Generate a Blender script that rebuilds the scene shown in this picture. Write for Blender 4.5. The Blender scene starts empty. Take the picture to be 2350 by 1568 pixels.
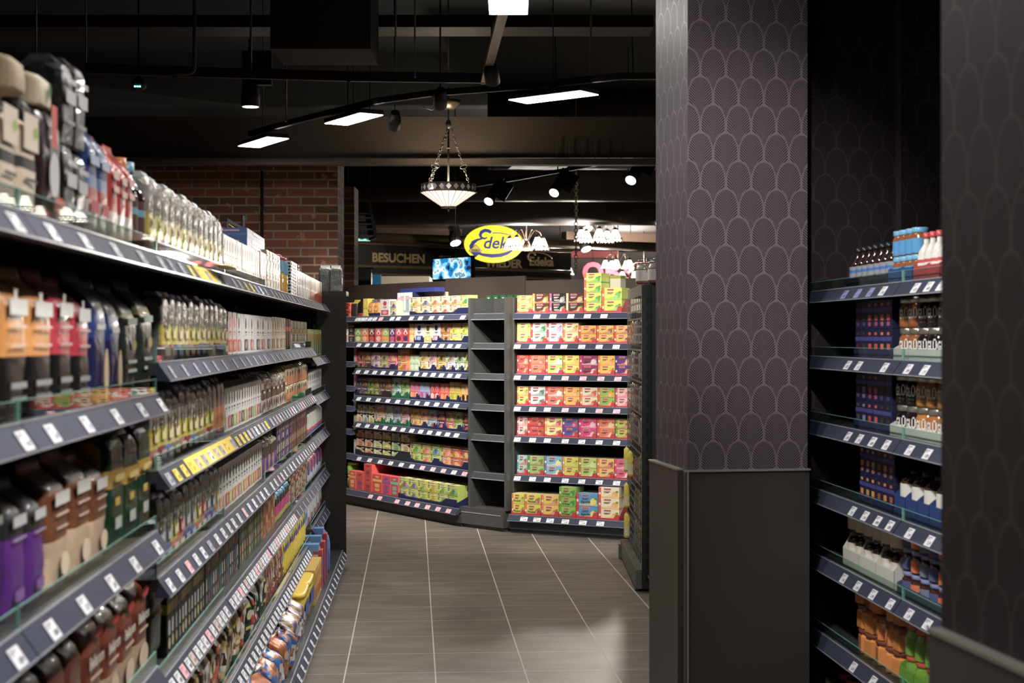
import bpy, math, random
from mathutils import Vector, Matrix, noise
random.seed(7)
S = bpy.context.scene
COL = S.collection
# ------------------------------------------------------------------ camera
H = 1.5                      # eye height
FPX = 3420.0                 # focal length in pixels of the 2350 px frame
YAW = math.atan((1175 - 978) / FPX)
SN, CS = math.sin(YAW), math.cos(YAW)
HOR = 772.0                  # horizon row
cd = bpy.data.cameras.new('camera'); cam = bpy.data.objects.new('camera', cd); COL.objects.link(cam)
cd.sensor_width = 36.0; cd.lens = FPX * 36.0 / 2350.0
cd.shift_y = -(784 - HOR) / 2350.0
cd.clip_start = 0.05; cd.clip_end = 200
cam.location = (0, 0, H); cam.rotation_euler = (math.pi / 2, 0, -YAW)
cd.dof.use_dof = True; cd.dof.focus_distance = 8.8; cd.dof.aperture_fstop = 5.2
S.camera = cam
# ------------------------------------------------------------------ world, exposure
w = bpy.data.worlds.new('world'); S.world = w; w.use_nodes = True
bg = w.node_tree.nodes['Background']; bg.inputs[0].default_value = (0.9, 0.93, 1.0, 1); bg.inputs[1].default_value = 0.012
S.view_settings.view_transform = 'Standard'; S.view_settings.look = 'None'
S.view_settings.exposure = 1.45; S.view_settings.gamma = 1.0; S.view_settings.use_curve_mapping = False
cy = S.cycles
cy.max_bounces = 7; cy.diffuse_bounces = 3; cy.glossy_bounces = 3; cy.transmission_bounces = 4; cy.transparent_max_bounces = 10
cy.caustics_reflective = False; cy.caustics_refractive = False; cy.sample_clamp_indirect = 3.0
cy.use_denoising = True
PANEL_E = 24.0               # LED ceiling panels

def WP(u, t, z=0.0):
    """world point on the pixel column u at depth t along the view axis"""
    lat = (u - 1175) / FPX * t
    return Vector((lat * CS + t * SN, -lat * SN + t * CS, z))
def ZV(v, t): return H - (v - HOR) * t / FPX
def WZ(u, v, t): return WP(u, t, ZV(v, t))
def TF(v): return H * FPX / (v - HOR)

# ------------------------------------------------------------------ materials
def lin(c):
    c = c / 255.0
    return c / 12.92 if c <= 0.04045 else ((c + 0.055) / 1.055) ** 2.4
def C(r, g, b): return (lin(r), lin(g), lin(b))
class NT:
    def __init__(s, name):
        s.m = bpy.data.materials.new(name); s.m.use_nodes = True; s.t = s.m.node_tree; s.n = s.t.nodes; s.l = s.t.links
        s.b = s.n['Principled BSDF']
    def node(s, ty, **k):
        n = s.n.new(ty)
        for a, v in k.items(): setattr(n, a, v)
        return n
    def put(s, sock, v):
        if isinstance(v, bpy.types.NodeSocket): s.l.new(v, sock)
        elif isinstance(v, tuple) and len(v) == 3 and sock.type == 'RGBA': sock.default_value = (*v, 1)
        else: sock.default_value = v
    def M(s, op, a, b=0.0, c=0.0):
        n = s.node('ShaderNodeMath', operation=op)
        s.put(n.inputs[0], a); s.put(n.inputs[1], b)
        if len(n.inputs) > 2: s.put(n.inputs[2], c)
        return n.outputs[0]
    def mix(s, f, a, b):
        n = s.node('ShaderNodeMix', data_type='RGBA'); s.put(n.inputs[0], f); s.put(n.inputs[6], a); s.put(n.inputs[7], b)
        return n.outputs[2]
    def obj(s):
        return s.node('ShaderNodeTexCoord').outputs['Object']
    def noise(s, scale, detail=3, vec=None):
        n = s.node('ShaderNodeTexNoise'); n.inputs['Scale'].default_value = scale; n.inputs['Detail'].default_value = detail
        s.l.new(vec if vec is not None else s.obj(), n.inputs['Vector'])
        return n.outputs[0]
    def bump(s, h, strength=0.2, dist=0.01):
        n = s.node('ShaderNodeBump'); n.inputs['Strength'].default_value = strength; n.inputs['Distance'].default_value = dist
        s.l.new(h, n.inputs['Height']); s.l.new(n.outputs[0], s.b.inputs['Normal'])
    def set(s, **k):
        names = dict(color='Base Color', rough='Roughness', metal='Metallic', spec='Specular IOR Level', coat='Coat Weight', alpha='Alpha',
                     emit='Emission Strength', ecol='Emission Color', trans='Transmission Weight', ior='IOR')
        for a, v in k.items(): s.put(s.b.inputs[names[a]], v)
MATS = {}
def mat(name, col, rough=0.5, metal=0.0, var=0.12, scale=9.0, bump=0.0, spec=0.5, emit=0.0, ecol=None):
    if name in MATS: return MATS[name]
    t = NT(name)
    nz = t.noise(scale)
    dark = tuple(c * (1 - var) for c in col); lite = tuple(min(1, c * (1 + var)) for c in col)
    t.set(color=t.mix(nz, dark, lite), metal=metal, spec=spec)
    t.set(rough=t.M('MULTIPLY_ADD', nz, 0.12, max(0.02, rough - 0.06)))
    if bump: t.bump(nz, bump, 0.003)
    if emit: t.set(emit=emit, ecol=ecol or col)
    MATS[name] = t.m
    return t.m
def vmat(name, rough, metal=0.0, coat=0.0, bump=0.0, bscale=40, spec=0.5):
    t = NT(name)
    a = t.node('ShaderNodeVertexColor'); a.layer_name = 'Col'
    nz = t.noise(30, 2)
    v = t.node('ShaderNodeHueSaturation'); v.inputs['Saturation'].default_value = 0.9; t.put(v.inputs['Value'], t.M('MULTIPLY_ADD', nz, 0.14, 0.86)); t.l.new(a.outputs[0], v.inputs['Color'])
    t.set(color=v.outputs[0], rough=rough, metal=metal, coat=coat, spec=spec)
    if bump: t.bump(t.noise(bscale, 2), bump, 0.01)
    MATS[name] = t.m
    return t.m
CARD = vmat('printed_card', 0.42)
FILM = vmat('glossy_film', 0.33, coat=0.12, bump=0.35, bscale=28, spec=0.35)
FOIL = vmat('metallised_foil', 0.36, metal=0.25, bump=0.5, bscale=32, spec=0.4)
PAPER = vmat('printed_paper', 0.6)
PLAST = vmat('moulded_plastic', 0.33)
TIN = vmat('brushed_tin_lid', 0.28, metal=0.85)
def glassy(name, tint, gloss_mix=0.10, edge=None):
    m = bpy.data.materials.new(name); m.use_nodes = True; n = m.node_tree.nodes; l = m.node_tree.links; n.clear()
    o = n.new('ShaderNodeOutputMaterial'); mx = n.new('ShaderNodeMixShader'); tr = n.new('ShaderNodeBsdfTransparent'); g = n.new('ShaderNodeBsdfGlossy')
    lw = n.new('ShaderNodeLayerWeight'); lw.inputs[0].default_value = .5; fr = n.new('ShaderNodeMath'); fr.operation = 'POWER'; l.new(lw.outputs['Facing'], fr.inputs[0]); fr.inputs[1].default_value = 4.5
    tr.inputs[0].default_value = (*tint, 1); g.inputs['Roughness'].default_value = 0.02
    l.new(fr.outputs[0], mx.inputs[0]); l.new(tr.outputs[0], mx.inputs[1]); l.new(g.outputs[0], mx.inputs[2]); l.new(mx.outputs[0], o.inputs[0])
    MATS[name] = m
    return m
GLASS = glassy('clear_glass', (0.86, 0.93, 0.9))
GEDGE = mat('green_glass_edge', C(118, 170, 155), 0.15, var=0.1)
STEEL = mat('anthracite_steel', C(62, 64, 67), 0.42, 0.2, 0.1, 14)
STEELL = mat('grey_steel', C(88, 88, 86), 0.4, 0.3, 0.08, 14)
DARKP = mat('dark_back_panel', C(50, 46, 43), 0.6, 0, 0.15, 5)
ENDP = mat('slate_side_panel', C(58, 62, 64), 0.45, 0, 0.06, 3)
RAIL = mat('slate_price_rail', C(58, 62, 78), 0.5, 0.0, 0.1, 10, spec=0.12)
RAILE = mat('clear_rail_edge', C(165, 168, 176), 0.2, 0.1, 0.1, 10)
BLACK = mat('matt_black', C(20, 18, 17), 0.6, 0, 0.2, 5)
LEDW = mat('led_diffuser', (1, 1, 1), 0.5, emit=PANEL_E, ecol=(1.0, 0.965, 0.92))

# ------------------------------------------------------------------ mesh builder
_TX = {}
def text_geo(s, bold=0.0):
    k = (s, bold)
    if k in _TX: return _TX[k]
    cu = bpy.data.curves.new('lettering', 'FONT'); cu.body = s; cu.offset = bold; cu.resolution_u = 3; cu.align_x = 'CENTER'
    o = bpy.data.objects.new('lettering', cu); COL.objects.link(o)
    bpy.context.view_layer.update()
    e = o.evaluated_get(bpy.context.evaluated_depsgraph_get()); me = e.to_mesh()
    g = ([v.co.copy() for v in me.vertices], [list(p.vertices) for p in me.polygons])
    e.to_mesh_clear(); bpy.data.objects.remove(o); bpy.data.curves.remove(cu)
    xs = [v.x for v in g[0]] or [0]; wd = max(xs) - min(xs) or 1
    _TX[k] = (g[0], g[1], wd)
    return _TX[k]
class MB:
    def __init__(s): s.v = []; s.f = []; s.c = []; s.sm = []
    def poly(s, pts, col=(.5, .5, .5), smooth=False):
        b = len(s.v); s.v += [tuple(p) for p in pts]; s.f.append(tuple(range(b, b + len(pts)))); s.c.append(col); s.sm.append(smooth)
    def box(s, x0, x1, y0, y1, z0, z1, col=(.5, .5, .5), top=None, front=None, side=None):
        b = len(s.v)
        s.v += [(x0, y0, z0), (x1, y0, z0), (x1, y1, z0), (x0, y1, z0), (x0, y0, z1), (x1, y0, z1), (x1, y1, z1), (x0, y1, z1)]
        for q, cc in (((3, 2, 1, 0), col), ((4, 5, 6, 7), top or col), ((0, 1, 5, 4), front or col), ((1, 2, 6, 5), side or col), ((2, 3, 7, 6), col), ((3, 0, 4, 7), side or col)):
            s.f.append(tuple(b + i for i in q)); s.c.append(cc); s.sm.append(False)
        return s
    def cbox(s, x0, x1, y0, y1, z0, z1, r, col, top=None, front=None, side=None):
        """box with chamfered edges"""
        r = min(r, (x1 - x0) / 3, (y1 - y0) / 3, (z1 - z0) / 3)
        P = {}
        for ix, X in ((0, x0), (1, x1)):
            for iy, Y in ((0, y0), (1, y1)):
                for iz, Z in ((0, z0), (1, z1)):
                    dx = r if ix == 0 else -r; dy = r if iy == 0 else -r; dz = r if iz == 0 else -r
                    for a, p in (('x', (X, Y + dy, Z + dz)), ('y', (X + dx, Y, Z + dz)), ('z', (X + dx, Y + dy, Z))):
                        P[(ix, iy, iz, a)] = len(s.v); s.v.append(p)
        def F(ids, cc): s.f.append(tuple(P[i] for i in ids)); s.c.append(cc); s.sm.append(False)
        side = side or col; front = front or col; top = top or col
        F([(0, 0, 0, 'x'), (0, 0, 1, 'x'), (0, 1, 1, 'x'), (0, 1, 0, 'x')], side); F([(1, 0, 0, 'x'), (1, 1, 0, 'x'), (1, 1, 1, 'x'), (1, 0, 1, 'x')], side)
        F([(0, 0, 0, 'y'), (1, 0, 0, 'y'), (1, 0, 1, 'y'), (0, 0, 1, 'y')], front); F([(0, 1, 0, 'y'), (0, 1, 1, 'y'), (1, 1, 1, 'y'), (1, 1, 0, 'y')], col)
        F([(0, 0, 0, 'z'), (0, 1, 0, 'z'), (1, 1, 0, 'z'), (1, 0, 0, 'z')], col); F([(0, 0, 1, 'z'), (1, 0, 1, 'z'), (1, 1, 1, 'z'), (0, 1, 1, 'z')], top)
        for iy in (0, 1):
            for iz in (0, 1): F([(0, iy, iz, 'y'), (1, iy, iz, 'y'), (1, iy, iz, 'z'), (0, iy, iz, 'z')], front if iy == 0 else col)
        for ix in (0, 1):
            for iz in (0, 1): F([(ix, 0, iz, 'x'), (ix, 1, iz, 'x'), (ix, 1, iz, 'z'), (ix, 0, iz, 'z')], side)
            for iy in (0, 1): F([(ix, iy, 0, 'x'), (ix, iy, 1, 'x'), (ix, iy, 1, 'y'), (ix, iy, 0, 'y')], side)
            for iy in (0, 1):
                for iz in (0, 1): F([(ix, iy, iz, 'x'), (ix, iy, iz, 'y'), (ix, iy, iz, 'z')], side)
        return s
    def prism(s, pts, axis, a0, a1, col=(.5, .5, .5)):
        """extrude a closed 2D outline along axis (0,1,2)"""
        def P(p, a):
            q = list(p); q.insert(axis, a); return tuple(q)
        n = len(pts); b = len(s.v)
        s.v += [P(p, a0) for p in pts] + [P(p, a1) for p in pts]
        s.f.append(tuple(b + i for i in range(n))[::-1]); s.c.append(col); s.sm.append(False)
        s.f.append(tuple(b + n + i for i in range(n))); s.c.append(col); s.sm.append(False)
        for i in range(n):
            j = (i + 1) % n; s.f.append((b + i, b + j, b + n + j, b + n + i)); s.c.append(col); s.sm.append(False)
        return s
    def lathe(s, prof, n=20, cx=0, cy=0, sx=1, sy=1, cap=True, smooth=True, off=0.0):
        """prof: (radius, z, colour)"""
        b = len(s.v)
        for r, z, c in prof:
            for i in range(n):
                a = 2 * math.pi * i / n + off; s.v.append((cx + r * sx * math.cos(a), cy + r * sy * math.sin(a), z))
        for k in range(len(prof) - 1):
            for i in range(n):
                j = (i + 1) % n
                s.f.append((b + k * n + i, b + k * n + j, b + (k + 1) * n + j, b + (k + 1) * n + i)); s.c.append(prof[k + 1][2]); s.sm.append(smooth)
        if cap:
            s.f.append(tuple(b + i for i in range(n))[::-1]); s.c.append(prof[0][2]); s.sm.append(False)
            s.f.append(tuple(b + (len(prof) - 1) * n + i for i in range(n))); s.c.append(prof[-1][2]); s.sm.append(False)
        return s
    def tube(s, pts, r, n=8, col=(.5, .5, .5), closed=False):
        pts = [Vector(p) for p in pts]; b = len(s.v); m = len(pts); prev = None
        for i, p in enumerate(pts):
            if closed: d = pts[(i + 1) % m] - pts[i - 1]
            else: d = (pts[min(i + 1, m - 1)] - pts[max(i - 1, 0)])
            d.normalize()
            if prev is None:
                up = Vector((0, 0, 1)) if abs(d.z) < 0.9 else Vector((1, 0, 0)); a = d.cross(up).normalized()
            else: a = (prev - d * prev.dot(d)).normalized()
            prev = a; c2 = d.cross(a)
            rr = r[i] if isinstance(r, (list, tuple)) else r
            for k in range(n):
                q = 2 * math.pi * k / n; s.v.append(tuple(p + a * (rr * math.cos(q)) + c2 * (rr * math.sin(q))))
        for i in range(m if closed else m - 1):
            j = (i + 1) % m
            for k in range(n):
                l = (k + 1) % n; s.f.append((b + i * n + k, b + i * n + l, b + j * n + l, b + j * n + k)); s.c.append(col); s.sm.append(True)
        if not closed:
            s.f.append(tuple(b + k for k in range(n))[::-1]); s.c.append(col); s.sm.append(False)
            s.f.append(tuple(b + (m - 1) * n + k for k in range(n))); s.c.append(col); s.sm.append(False)
        return s
    def text(s, string, org, xd, yd, h, col, maxw=None, bold=0.0):
        vs, fs, wd = text_geo(string, bold); b = len(s.v); org = Vector(org); xd = Vector(xd); yd = Vector(yd)
        sx = h if not maxw else min(h, maxw / wd)
        for v in vs: s.v.append(tuple(org + xd * (v.x * sx) + yd * (v.y * h)))
        for f in fs: s.f.append(tuple(b + i for i in f)); s.c.append(col); s.sm.append(False)
        return s
    def xf(s, M, start=0):
        for i in range(start, len(s.v)): s.v[i] = tuple(M @ Vector(s.v[i]))
        return s
    def mesh(s, name, m):
        me = bpy.data.meshes.new(name); me.from_pydata(s.v, [], s.f)
        at = me.color_attributes.new('Col', 'FLOAT_COLOR', 'CORNER')
        buf = []
        for p, c in zip(s.f, s.c):
            buf += [c[0], c[1], c[2], 1.0] * len(p)
        at.data.foreach_set('color', buf)
        me.polygons.foreach_set('use_smooth', s.sm)
        me.materials.append(m); me.update()
        return me
def link(name, me, parent=None, M=None):
    o = bpy.data.objects.new(name, me); COL.objects.link(o)
    if parent is not None: o.parent = parent
    if M is not None:
        if parent is None: o.matrix_world = M
        else: o.matrix_local = M
    return o
def build(name, mb, m, parent=None, M=None): return link(name, mb.mesh(name, m), parent, M)
def tag(o, label=None, cat=None, group=None, kind=None):
    if label:
        wds = label.split(); assert 4 <= len(wds) <= 16, (len(wds), label)
        o['label'] = label
    if cat: o['category'] = cat
    if group: o['group'] = group
    if kind: o['kind'] = kind
    return o
def empty(name, M, label, cat, group=None):
    o = bpy.data.objects.new(name, None); COL.objects.link(o); o.matrix_world = M; o.empty_display_size = 0.1
    return tag(o, label, cat, group)
def struct(name, mb, m, M=None):
    o = build(name, mb, m, None, M); o['kind'] = 'structure'
    return o
def frame(p, xdir):
    """local frame: x along xdir (horizontal), z up, y = back"""
    x = Vector((xdir[0], xdir[1], 0)).normalized(); y = Vector((-x.y, x.x, 0)); 
    return Matrix(((x.x, y.x, 0, p[0]), (x.y, y.y, 0, p[1]), (0, 0, 1, p[2] if len(p) > 2 else 0), (0, 0, 0, 1)))

# ================================================================== SETTING
def floor_mat():
    t = NT('grey_brown_floor_tiles'); o = t.node('ShaderNodeTexCoord').outputs['Object']
    sp = t.node('ShaderNodeSeparateXYZ'); t.l.new(o, sp.inputs[0]); x, y = sp.outputs[0], sp.outputs[1]
    P = 0.4
    fx = t.M('FRACT', t.M('DIVIDE', x, P)); fy = t.M('FRACT', t.M('DIVIDE', y, P * 1.012))
    gx = t.M('GREATER_THAN', t.M('ABSOLUTE', t.M('SUBTRACT', fx, 0.5)), 0.4925)
    gy = t.M('GREATER_THAN', t.M('ABSOLUTE', t.M('SUBTRACT', fy, 0.5)), 0.4925)
    cell = t.node('ShaderNodeCombineXYZ'); t.l.new(t.M('FLOOR', t.M('DIVIDE', x, P)), cell.inputs[0]); t.l.new(t.M('FLOOR', t.M('DIVIDE', y, P * 1.012)), cell.inputs[1])
    wn = t.node('ShaderNodeTexWhiteNoise'); t.l.new(cell.outputs[0], wn.inputs['Vector'])
    st = t.node('ShaderNodeMapping'); st.inputs['Scale'].default_value = (1.0, 3.2, 1); t.l.new(o, st.inputs[0])
    n1 = t.noise(3.5, 6, st.outputs[0]); n2 = t.noise(1.6, 4, o)
    base = t.mix(wn.outputs[0], C(97, 89, 79), C(103, 95, 85))
    base = t.mix(t.M('MULTIPLY', n1, 0.5), base, C(86, 78, 70))
    wear = t.M('MULTIPLY', t.M('POWER', n1, 6.0), 4.0)
    base = t.mix(t.M('MINIMUM', wear, 0.14), base, C(170, 165, 158))
    base = t.mix(gy, base, C(172, 166, 156)); base = t.mix(gx, base, C(196, 188, 174))
    t.set(color=base, rough=t.M('ADD', t.M('MULTIPLY_ADD', n2, 0.2, 0.40), t.M('MULTIPLY', gx, 0.3)), spec=0.45)
    t.bump(t.M('SUBTRACT', 0.0, t.M('MAXIMUM', gx, gy)), 0.4, 0.002)
    return t.m
mb = MB(); mb.poly([(-14, -8, 0), (22, -8, 0), (22, 62, 0), (-14, 62, 0)])
ang = math.atan((948 - 978) / FPX)
fo = WP(1000.5, 6.445); fo2 = WP(0, 0)
fl = struct('floor', mb, floor_mat())
# tile grid: one long joint runs through the floor point under pixel column 1000, one cross joint 7.05 m out
p0 = WP(1000.5, 6.445); p1 = WP(1000, 7.051)
Rm = Matrix.Rotation(-ang, 4, 'Z'); fl.matrix_world = Matrix.Translation((p0.x % 0.4, 0, 0)) @ Rm
d = Rm.inverted() @ Vector((p0.x, p0.y, 0)); e = Rm.inverted() @ Vector((p1.x, p1.y, 0))
fl.matrix_world = Matrix.Translation(Rm @ Vector((d.x % 0.4 + 0.0, e.y % 0.4048, -0.0)))@ Rm

mb = MB(); mb.poly([(-14, -8, 4.6), (-14, 62, 4.6), (22, 62, 4.6), (22, -8, 4.6)]); struct('ceiling', mb, mat('black_painted_soffit', C(33, 29, 27), 0.8, 0, 0.3, 1.2))
WD = mat('dark_brown_wall', C(44, 38, 34), 0.7, 0, 0.2, 0.7)
mb = MB().box(-14, 22, 61, 61.2, 0, 4.6); struct('wall_back', mb, WD)
mb = MB().box(-14.2, -14, -8, 62, 0, 4.6); struct('wall_left', mb, WD)
mb = MB().box(22, 22.2, -8, 62, 0, 4.6); struct('wall_right', mb, WD)
mb = MB().box(-14, 22, -8.2, -8, 0, 4.6); struct('wall_front', mb, WD)

def brick_mat():
    t = NT('old_red_brick'); o = t.obj(); sp = t.node('ShaderNodeSeparateXYZ'); t.l.new(o, sp.inputs[0])
    cb = t.node('ShaderNodeCombineXYZ'); t.l.new(t.M('ADD', sp.outputs[0], sp.outputs[1]), cb.inputs[0]); t.l.new(sp.outputs[2], cb.inputs[1])
    b = t.node('ShaderNodeTexBrick'); t.l.new(cb.outputs[0], b.inputs['Vector'])
    b.inputs['Scale'].default_value = 1.0; b.inputs['Brick Width'].default_value = 0.245; b.inputs['Row Height'].default_value = 0.0765
    b.inputs['Mortar Size'].default_value = 0.009; b.inputs['Mortar Smooth'].default_value = 0.2; b.inputs['Bias'].default_value = -0.1
    b.inputs['Color1'].default_value = (*C(134, 80, 60), 1); b.inputs['Color2'].default_value = (*C(72, 48, 40), 1); b.inputs['Mortar'].default_value = (*C(146, 128, 110), 1)
    n = t.noise(14, 5); p = t.noise(9.0, 2)
    spot = t.M('GREATER_THAN', p, 0.66)
    col = t.mix(t.M('MULTIPLY', spot, t.M('MULTIPLY', n, 0.9)), b.outputs['Color'], C(190, 150, 104))
    col = t.mix(t.M('MULTIPLY', n, 0.3), col, C(60, 36, 28))
    t.set(color=col, rough=0.85); t.bump(t.M('SUBTRACT', t.M('MULTIPLY', n, 0.4), b.outputs['Fac']), 0.5, 0.012)
    return t.m
BRICK = brick_mat()
tb = 13.4
mb = MB(); L = (WP(775, tb) - WP(-60, tb)).length; mb.box(0, L, 0, 0.5, 0, 3.12); mb.box(0.02, 1.55, -0.1, 0.0, 2.93, 3.12)
struct('wall_brick', mb, BRICK, frame(WP(-60, tb), WP(775, tb) - WP(-60, tb)))
tb2 = 15.2
mb = MB(); L = (WP(813, tb2) - WP(760, tb2)).length; mb.box(0, L, 0, 0.4, 0, ZV(428, tb2))
struct('wall_brick_pier', mb, BRICK, frame(WP(760, tb2), WP(813, tb2) - WP(760, tb2)))

# ---------------- wallpapered columns
def paper_mat(name, light, dark, lrough, drough, metal=0.0):
    t = NT(name); o = t.obj(); sp = t.node('ShaderNodeSeparateXYZ'); t.l.new(o, sp.inputs[0])
    s = t.M('ADD', sp.outputs[0], sp.outputs[1]); z = sp.outputs[2]
    W_, P_ = 0.0957, 0.102; b_ = 0.072
    zk = t.M('DIVIDE', z, P_); k = t.M('CEIL', zk)
    dy1 = t.M('MULTIPLY', t.M('SUBTRACT', k, zk), P_)               # below the top of the row just above
    par = t.M('FRACT', t.M('MULTIPLY', k, 0.5)); odd = t.M('GREATER_THAN', t.M('ABSOLUTE', par), 0.25)
    def dx(oddsock):
        q = t.M('ADD', t.M('DIVIDE', s, W_), t.M('MULTIPLY', oddsock, 0.5))
        return t.M('MULTIPLY', t.M('ABSOLUTE', t.M('SUBTRACT', t.M('FRACT', q), 0.5)), 2.0)   # 0 centre .. 1 edge
    d1 = dx(odd); d2 = dx(t.M('SUBTRACT', 1.0, odd))
    r1 = t.M('MAXIMUM', t.M('SUBTRACT', 1.0, t.M('DIVIDE', dy1, b_)), 0.0)
    e1 = t.M('SQRT', t.M('ADD', t.M('MULTIPLY', d1, d1), t.M('MULTIPLY', r1, r1)))
    ins = t.M('LESS_THAN', e1, 1.0)
    dy = t.M('ADD', t.M('MULTIPLY', ins, dy1), t.M('MULTIPLY', t.M('SUBTRACT', 1.0, ins), t.M('ADD', dy1, P_)))
    dd = t.M('ADD', t.M('MULTIPLY', ins, d1), t.M('MULTIPLY', t.M('SUBTRACT', 1.0, ins), d2))
    e = t.M('ADD', t.M('MULTIPLY', ins, e1), t.M('MULTIPLY', t.M('SUBTRACT', 1.0, ins), d2))
    line = t.M('GREATER_THAN', e, 0.90)
    # feathered fan: each ray leaves the axis steeply and bends outwards
    q = t.M('ADD', dy, t.M('MULTIPLY', t.M('POWER', t.M('MAXIMUM', dd, 0.001), 0.6), 0.066))
    rays = t.M('GREATER_THAN', t.M('FRACT', t.M('DIVIDE', q, 0.0102)), 0.5)
    mix = t.M('MAXIMUM', line, rays)
    nz = t.noise(25, 3)
    col = t.mix(mix, dark, light)
    t.set(color=col, rough=t.M('ADD', t.M('MULTIPLY', mix, lrough - drough), drough), metal=t.M('MULTIPLY', mix, metal), spec=0.15)
    return t.m
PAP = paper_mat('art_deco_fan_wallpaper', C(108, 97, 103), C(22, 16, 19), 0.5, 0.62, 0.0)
PAP_SHADE = paper_mat('shaded_fan_wallpaper', C(64, 56, 58), C(22, 17, 19), 0.45, 0.6, 0.0)  # same wallpaper, shade of niche and near column put into its colours
CLAD = mat('dark_grey_cladding', C(60, 57, 54), 0.36, 0.1, 0.05, 2)
TRIM = mat('light_edge_trim', C(150, 146, 140), 0.3, 0.4, 0.05, 6)
A = WP(1578, 5.4); B = WP(1497, 5.83); ux = (WP(1853, 5.47) - A); ux.z = 0; PW = ux.length; ux.normalize()
FA = frame(A, ux); PD = 0.46
mb = MB().box(0, PW, 0, PD, 0.95, 4.6); struct('wall_pillar', mb, PAP, FA)
cz = ZV(1083, 5.4)
mb = MB().box(-0.008, PW + 0.004, -0.01, PD + 0.01, 0, cz); mb.box(-0.022, -0.006, 0.055, PD + 0.02, 0, cz); mb.box(-0.012, 0.004, -0.016, 0.004, 0, cz)
struct('trim_1', mb, CLAD, FA)
mb = MB().box(-0.026, 0.002, 0.055, PD + 0.02, cz, cz + 0.006); mb.box(-0.014, PW + 0.006, -0.018, 0.002, cz, cz + 0.006); mb.box(-0.007, -0.001, -0.019, -0.0165, 0, cz)
struct('trim_2', mb, TRIM, FA)
# niche wall behind the jam shelves and the near column
n0 = WP(1840, 5.86); nd = WP(2500, 6.0 + 0.1) - WP(1840, 5.86)
N1 = frame(n0, ux)
mb = MB().box(-0.1, 1.6, 0, 0.15, 0, 4.6); struct('wall_niche', mb, PAP_SHADE, N1)
k65 = 0.0
for i in range(400):
    q = n0 + ux * (i * 0.003); la = q.x * CS - q.y * SN; tt = q.x * SN + q.y * CS
    if 1175 + FPX * la / tt >= 2054: k65 = i * 0.003; break
mb = MB().box(k65, k65 + 0.022, -0.008, 0.0, 0, 4.6); struct('trim_3', mb, mat('plum_seam_strip', C(74, 64, 66), 0.4), N1)
NC = WP(2160, 2.48); FN = frame(NC, ux)
mb = MB().box(0, 0.5, -0.9, 0, 0.9, 4.6); struct('wall_near_column', mb, PAP_SHADE, FN)
cz2 = 1.009
mb = MB().box(-0.022, 0.5, -0.92, 0.0, 0, cz2); struct('trim_4', mb, CLAD, FN)
mb = MB().box(-0.026, 0.01, -0.92, 0.0, cz2, cz2 + 0.007); struct('trim_5', mb, TRIM, FN)
# ================================================================== SHELVING
class Fix:
    """a run of shelving: M = frame whose x runs along the lips (left to right seen from the aisle), y goes into the shelf"""
    def __init__(s, M, name): s.M = M; s.name = name
    def u(s, x, y, z=0):
        p = s.M @ Vector((x, y, z)); la = p.x * CS - p.y * SN; tt = p.x * SN + p.y * CS
        return 1175 + FPX * la / tt
    def x_at(s, u, y=0.03):
        p0 = s.M @ Vector((0, y, 0)); dv = (s.M.to_3x3() @ Vector((1, 0, 0)))
        la, tt = p0.x * CS - p0.y * SN, p0.x * SN + p0.y * CS; dl, dt = dv.x * CS - dv.y * SN, dv.x * SN + dv.y * CS
        q = (u - 1175) / FPX
        return (q * tt - la) / (dl - q * dt)
PRICES = ['1.99', '2.49', '0.89', '3.79', '1.59', '4.29', '2.19']
_TAG = {}
def tag_mesh(kind, wd, num):
    k = (kind, round(wd, 3), num)
    if k not in _TAG:
        mb = MB(); paper = {'w': C(232, 232, 238), 'p': C(242, 190, 200), 'y': C(245, 214, 40), 'b': C(150, 150, 205), 'g': C(176, 176, 188), 't': C(214, 196, 190)}[kind]
        ink = {'w': C(60, 60, 70), 'p': C(205, 40, 66), 'y': C(120, 96, 10), 'b': C(30, 32, 130), 'g': C(92, 92, 104), 't': C(120, 80, 70)}[kind]
        mb.box(-wd / 2, wd / 2, -0.0012, 0, 0.001, 0.036, paper)
        mb.poly([(-wd * .44, -0.0016, 0.029), (wd * .2, -0.0016, 0.029), (wd * .2, -0.0016, 0.0315), (-wd * .44, -0.0016, 0.0315)], ink)
        mb.poly([(-wd * .44, -0.0016, 0.024), (-wd * .05, -0.0016, 0.024), (-wd * .05, -0.0016, 0.026), (-wd * .44, -0.0016, 0.026)], ink)
        mb.text(PRICES[num], (wd * .12, -0.0017, 0.007), (1, 0, 0), (0, 0, 1), 0.015, ink, wd * .6, 0.02)
        _TAG[k] = mb.mesh('price_tag', PAPER)
    return _TAG[k]
RAILH, RAILO = 0.042, 0.028
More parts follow.
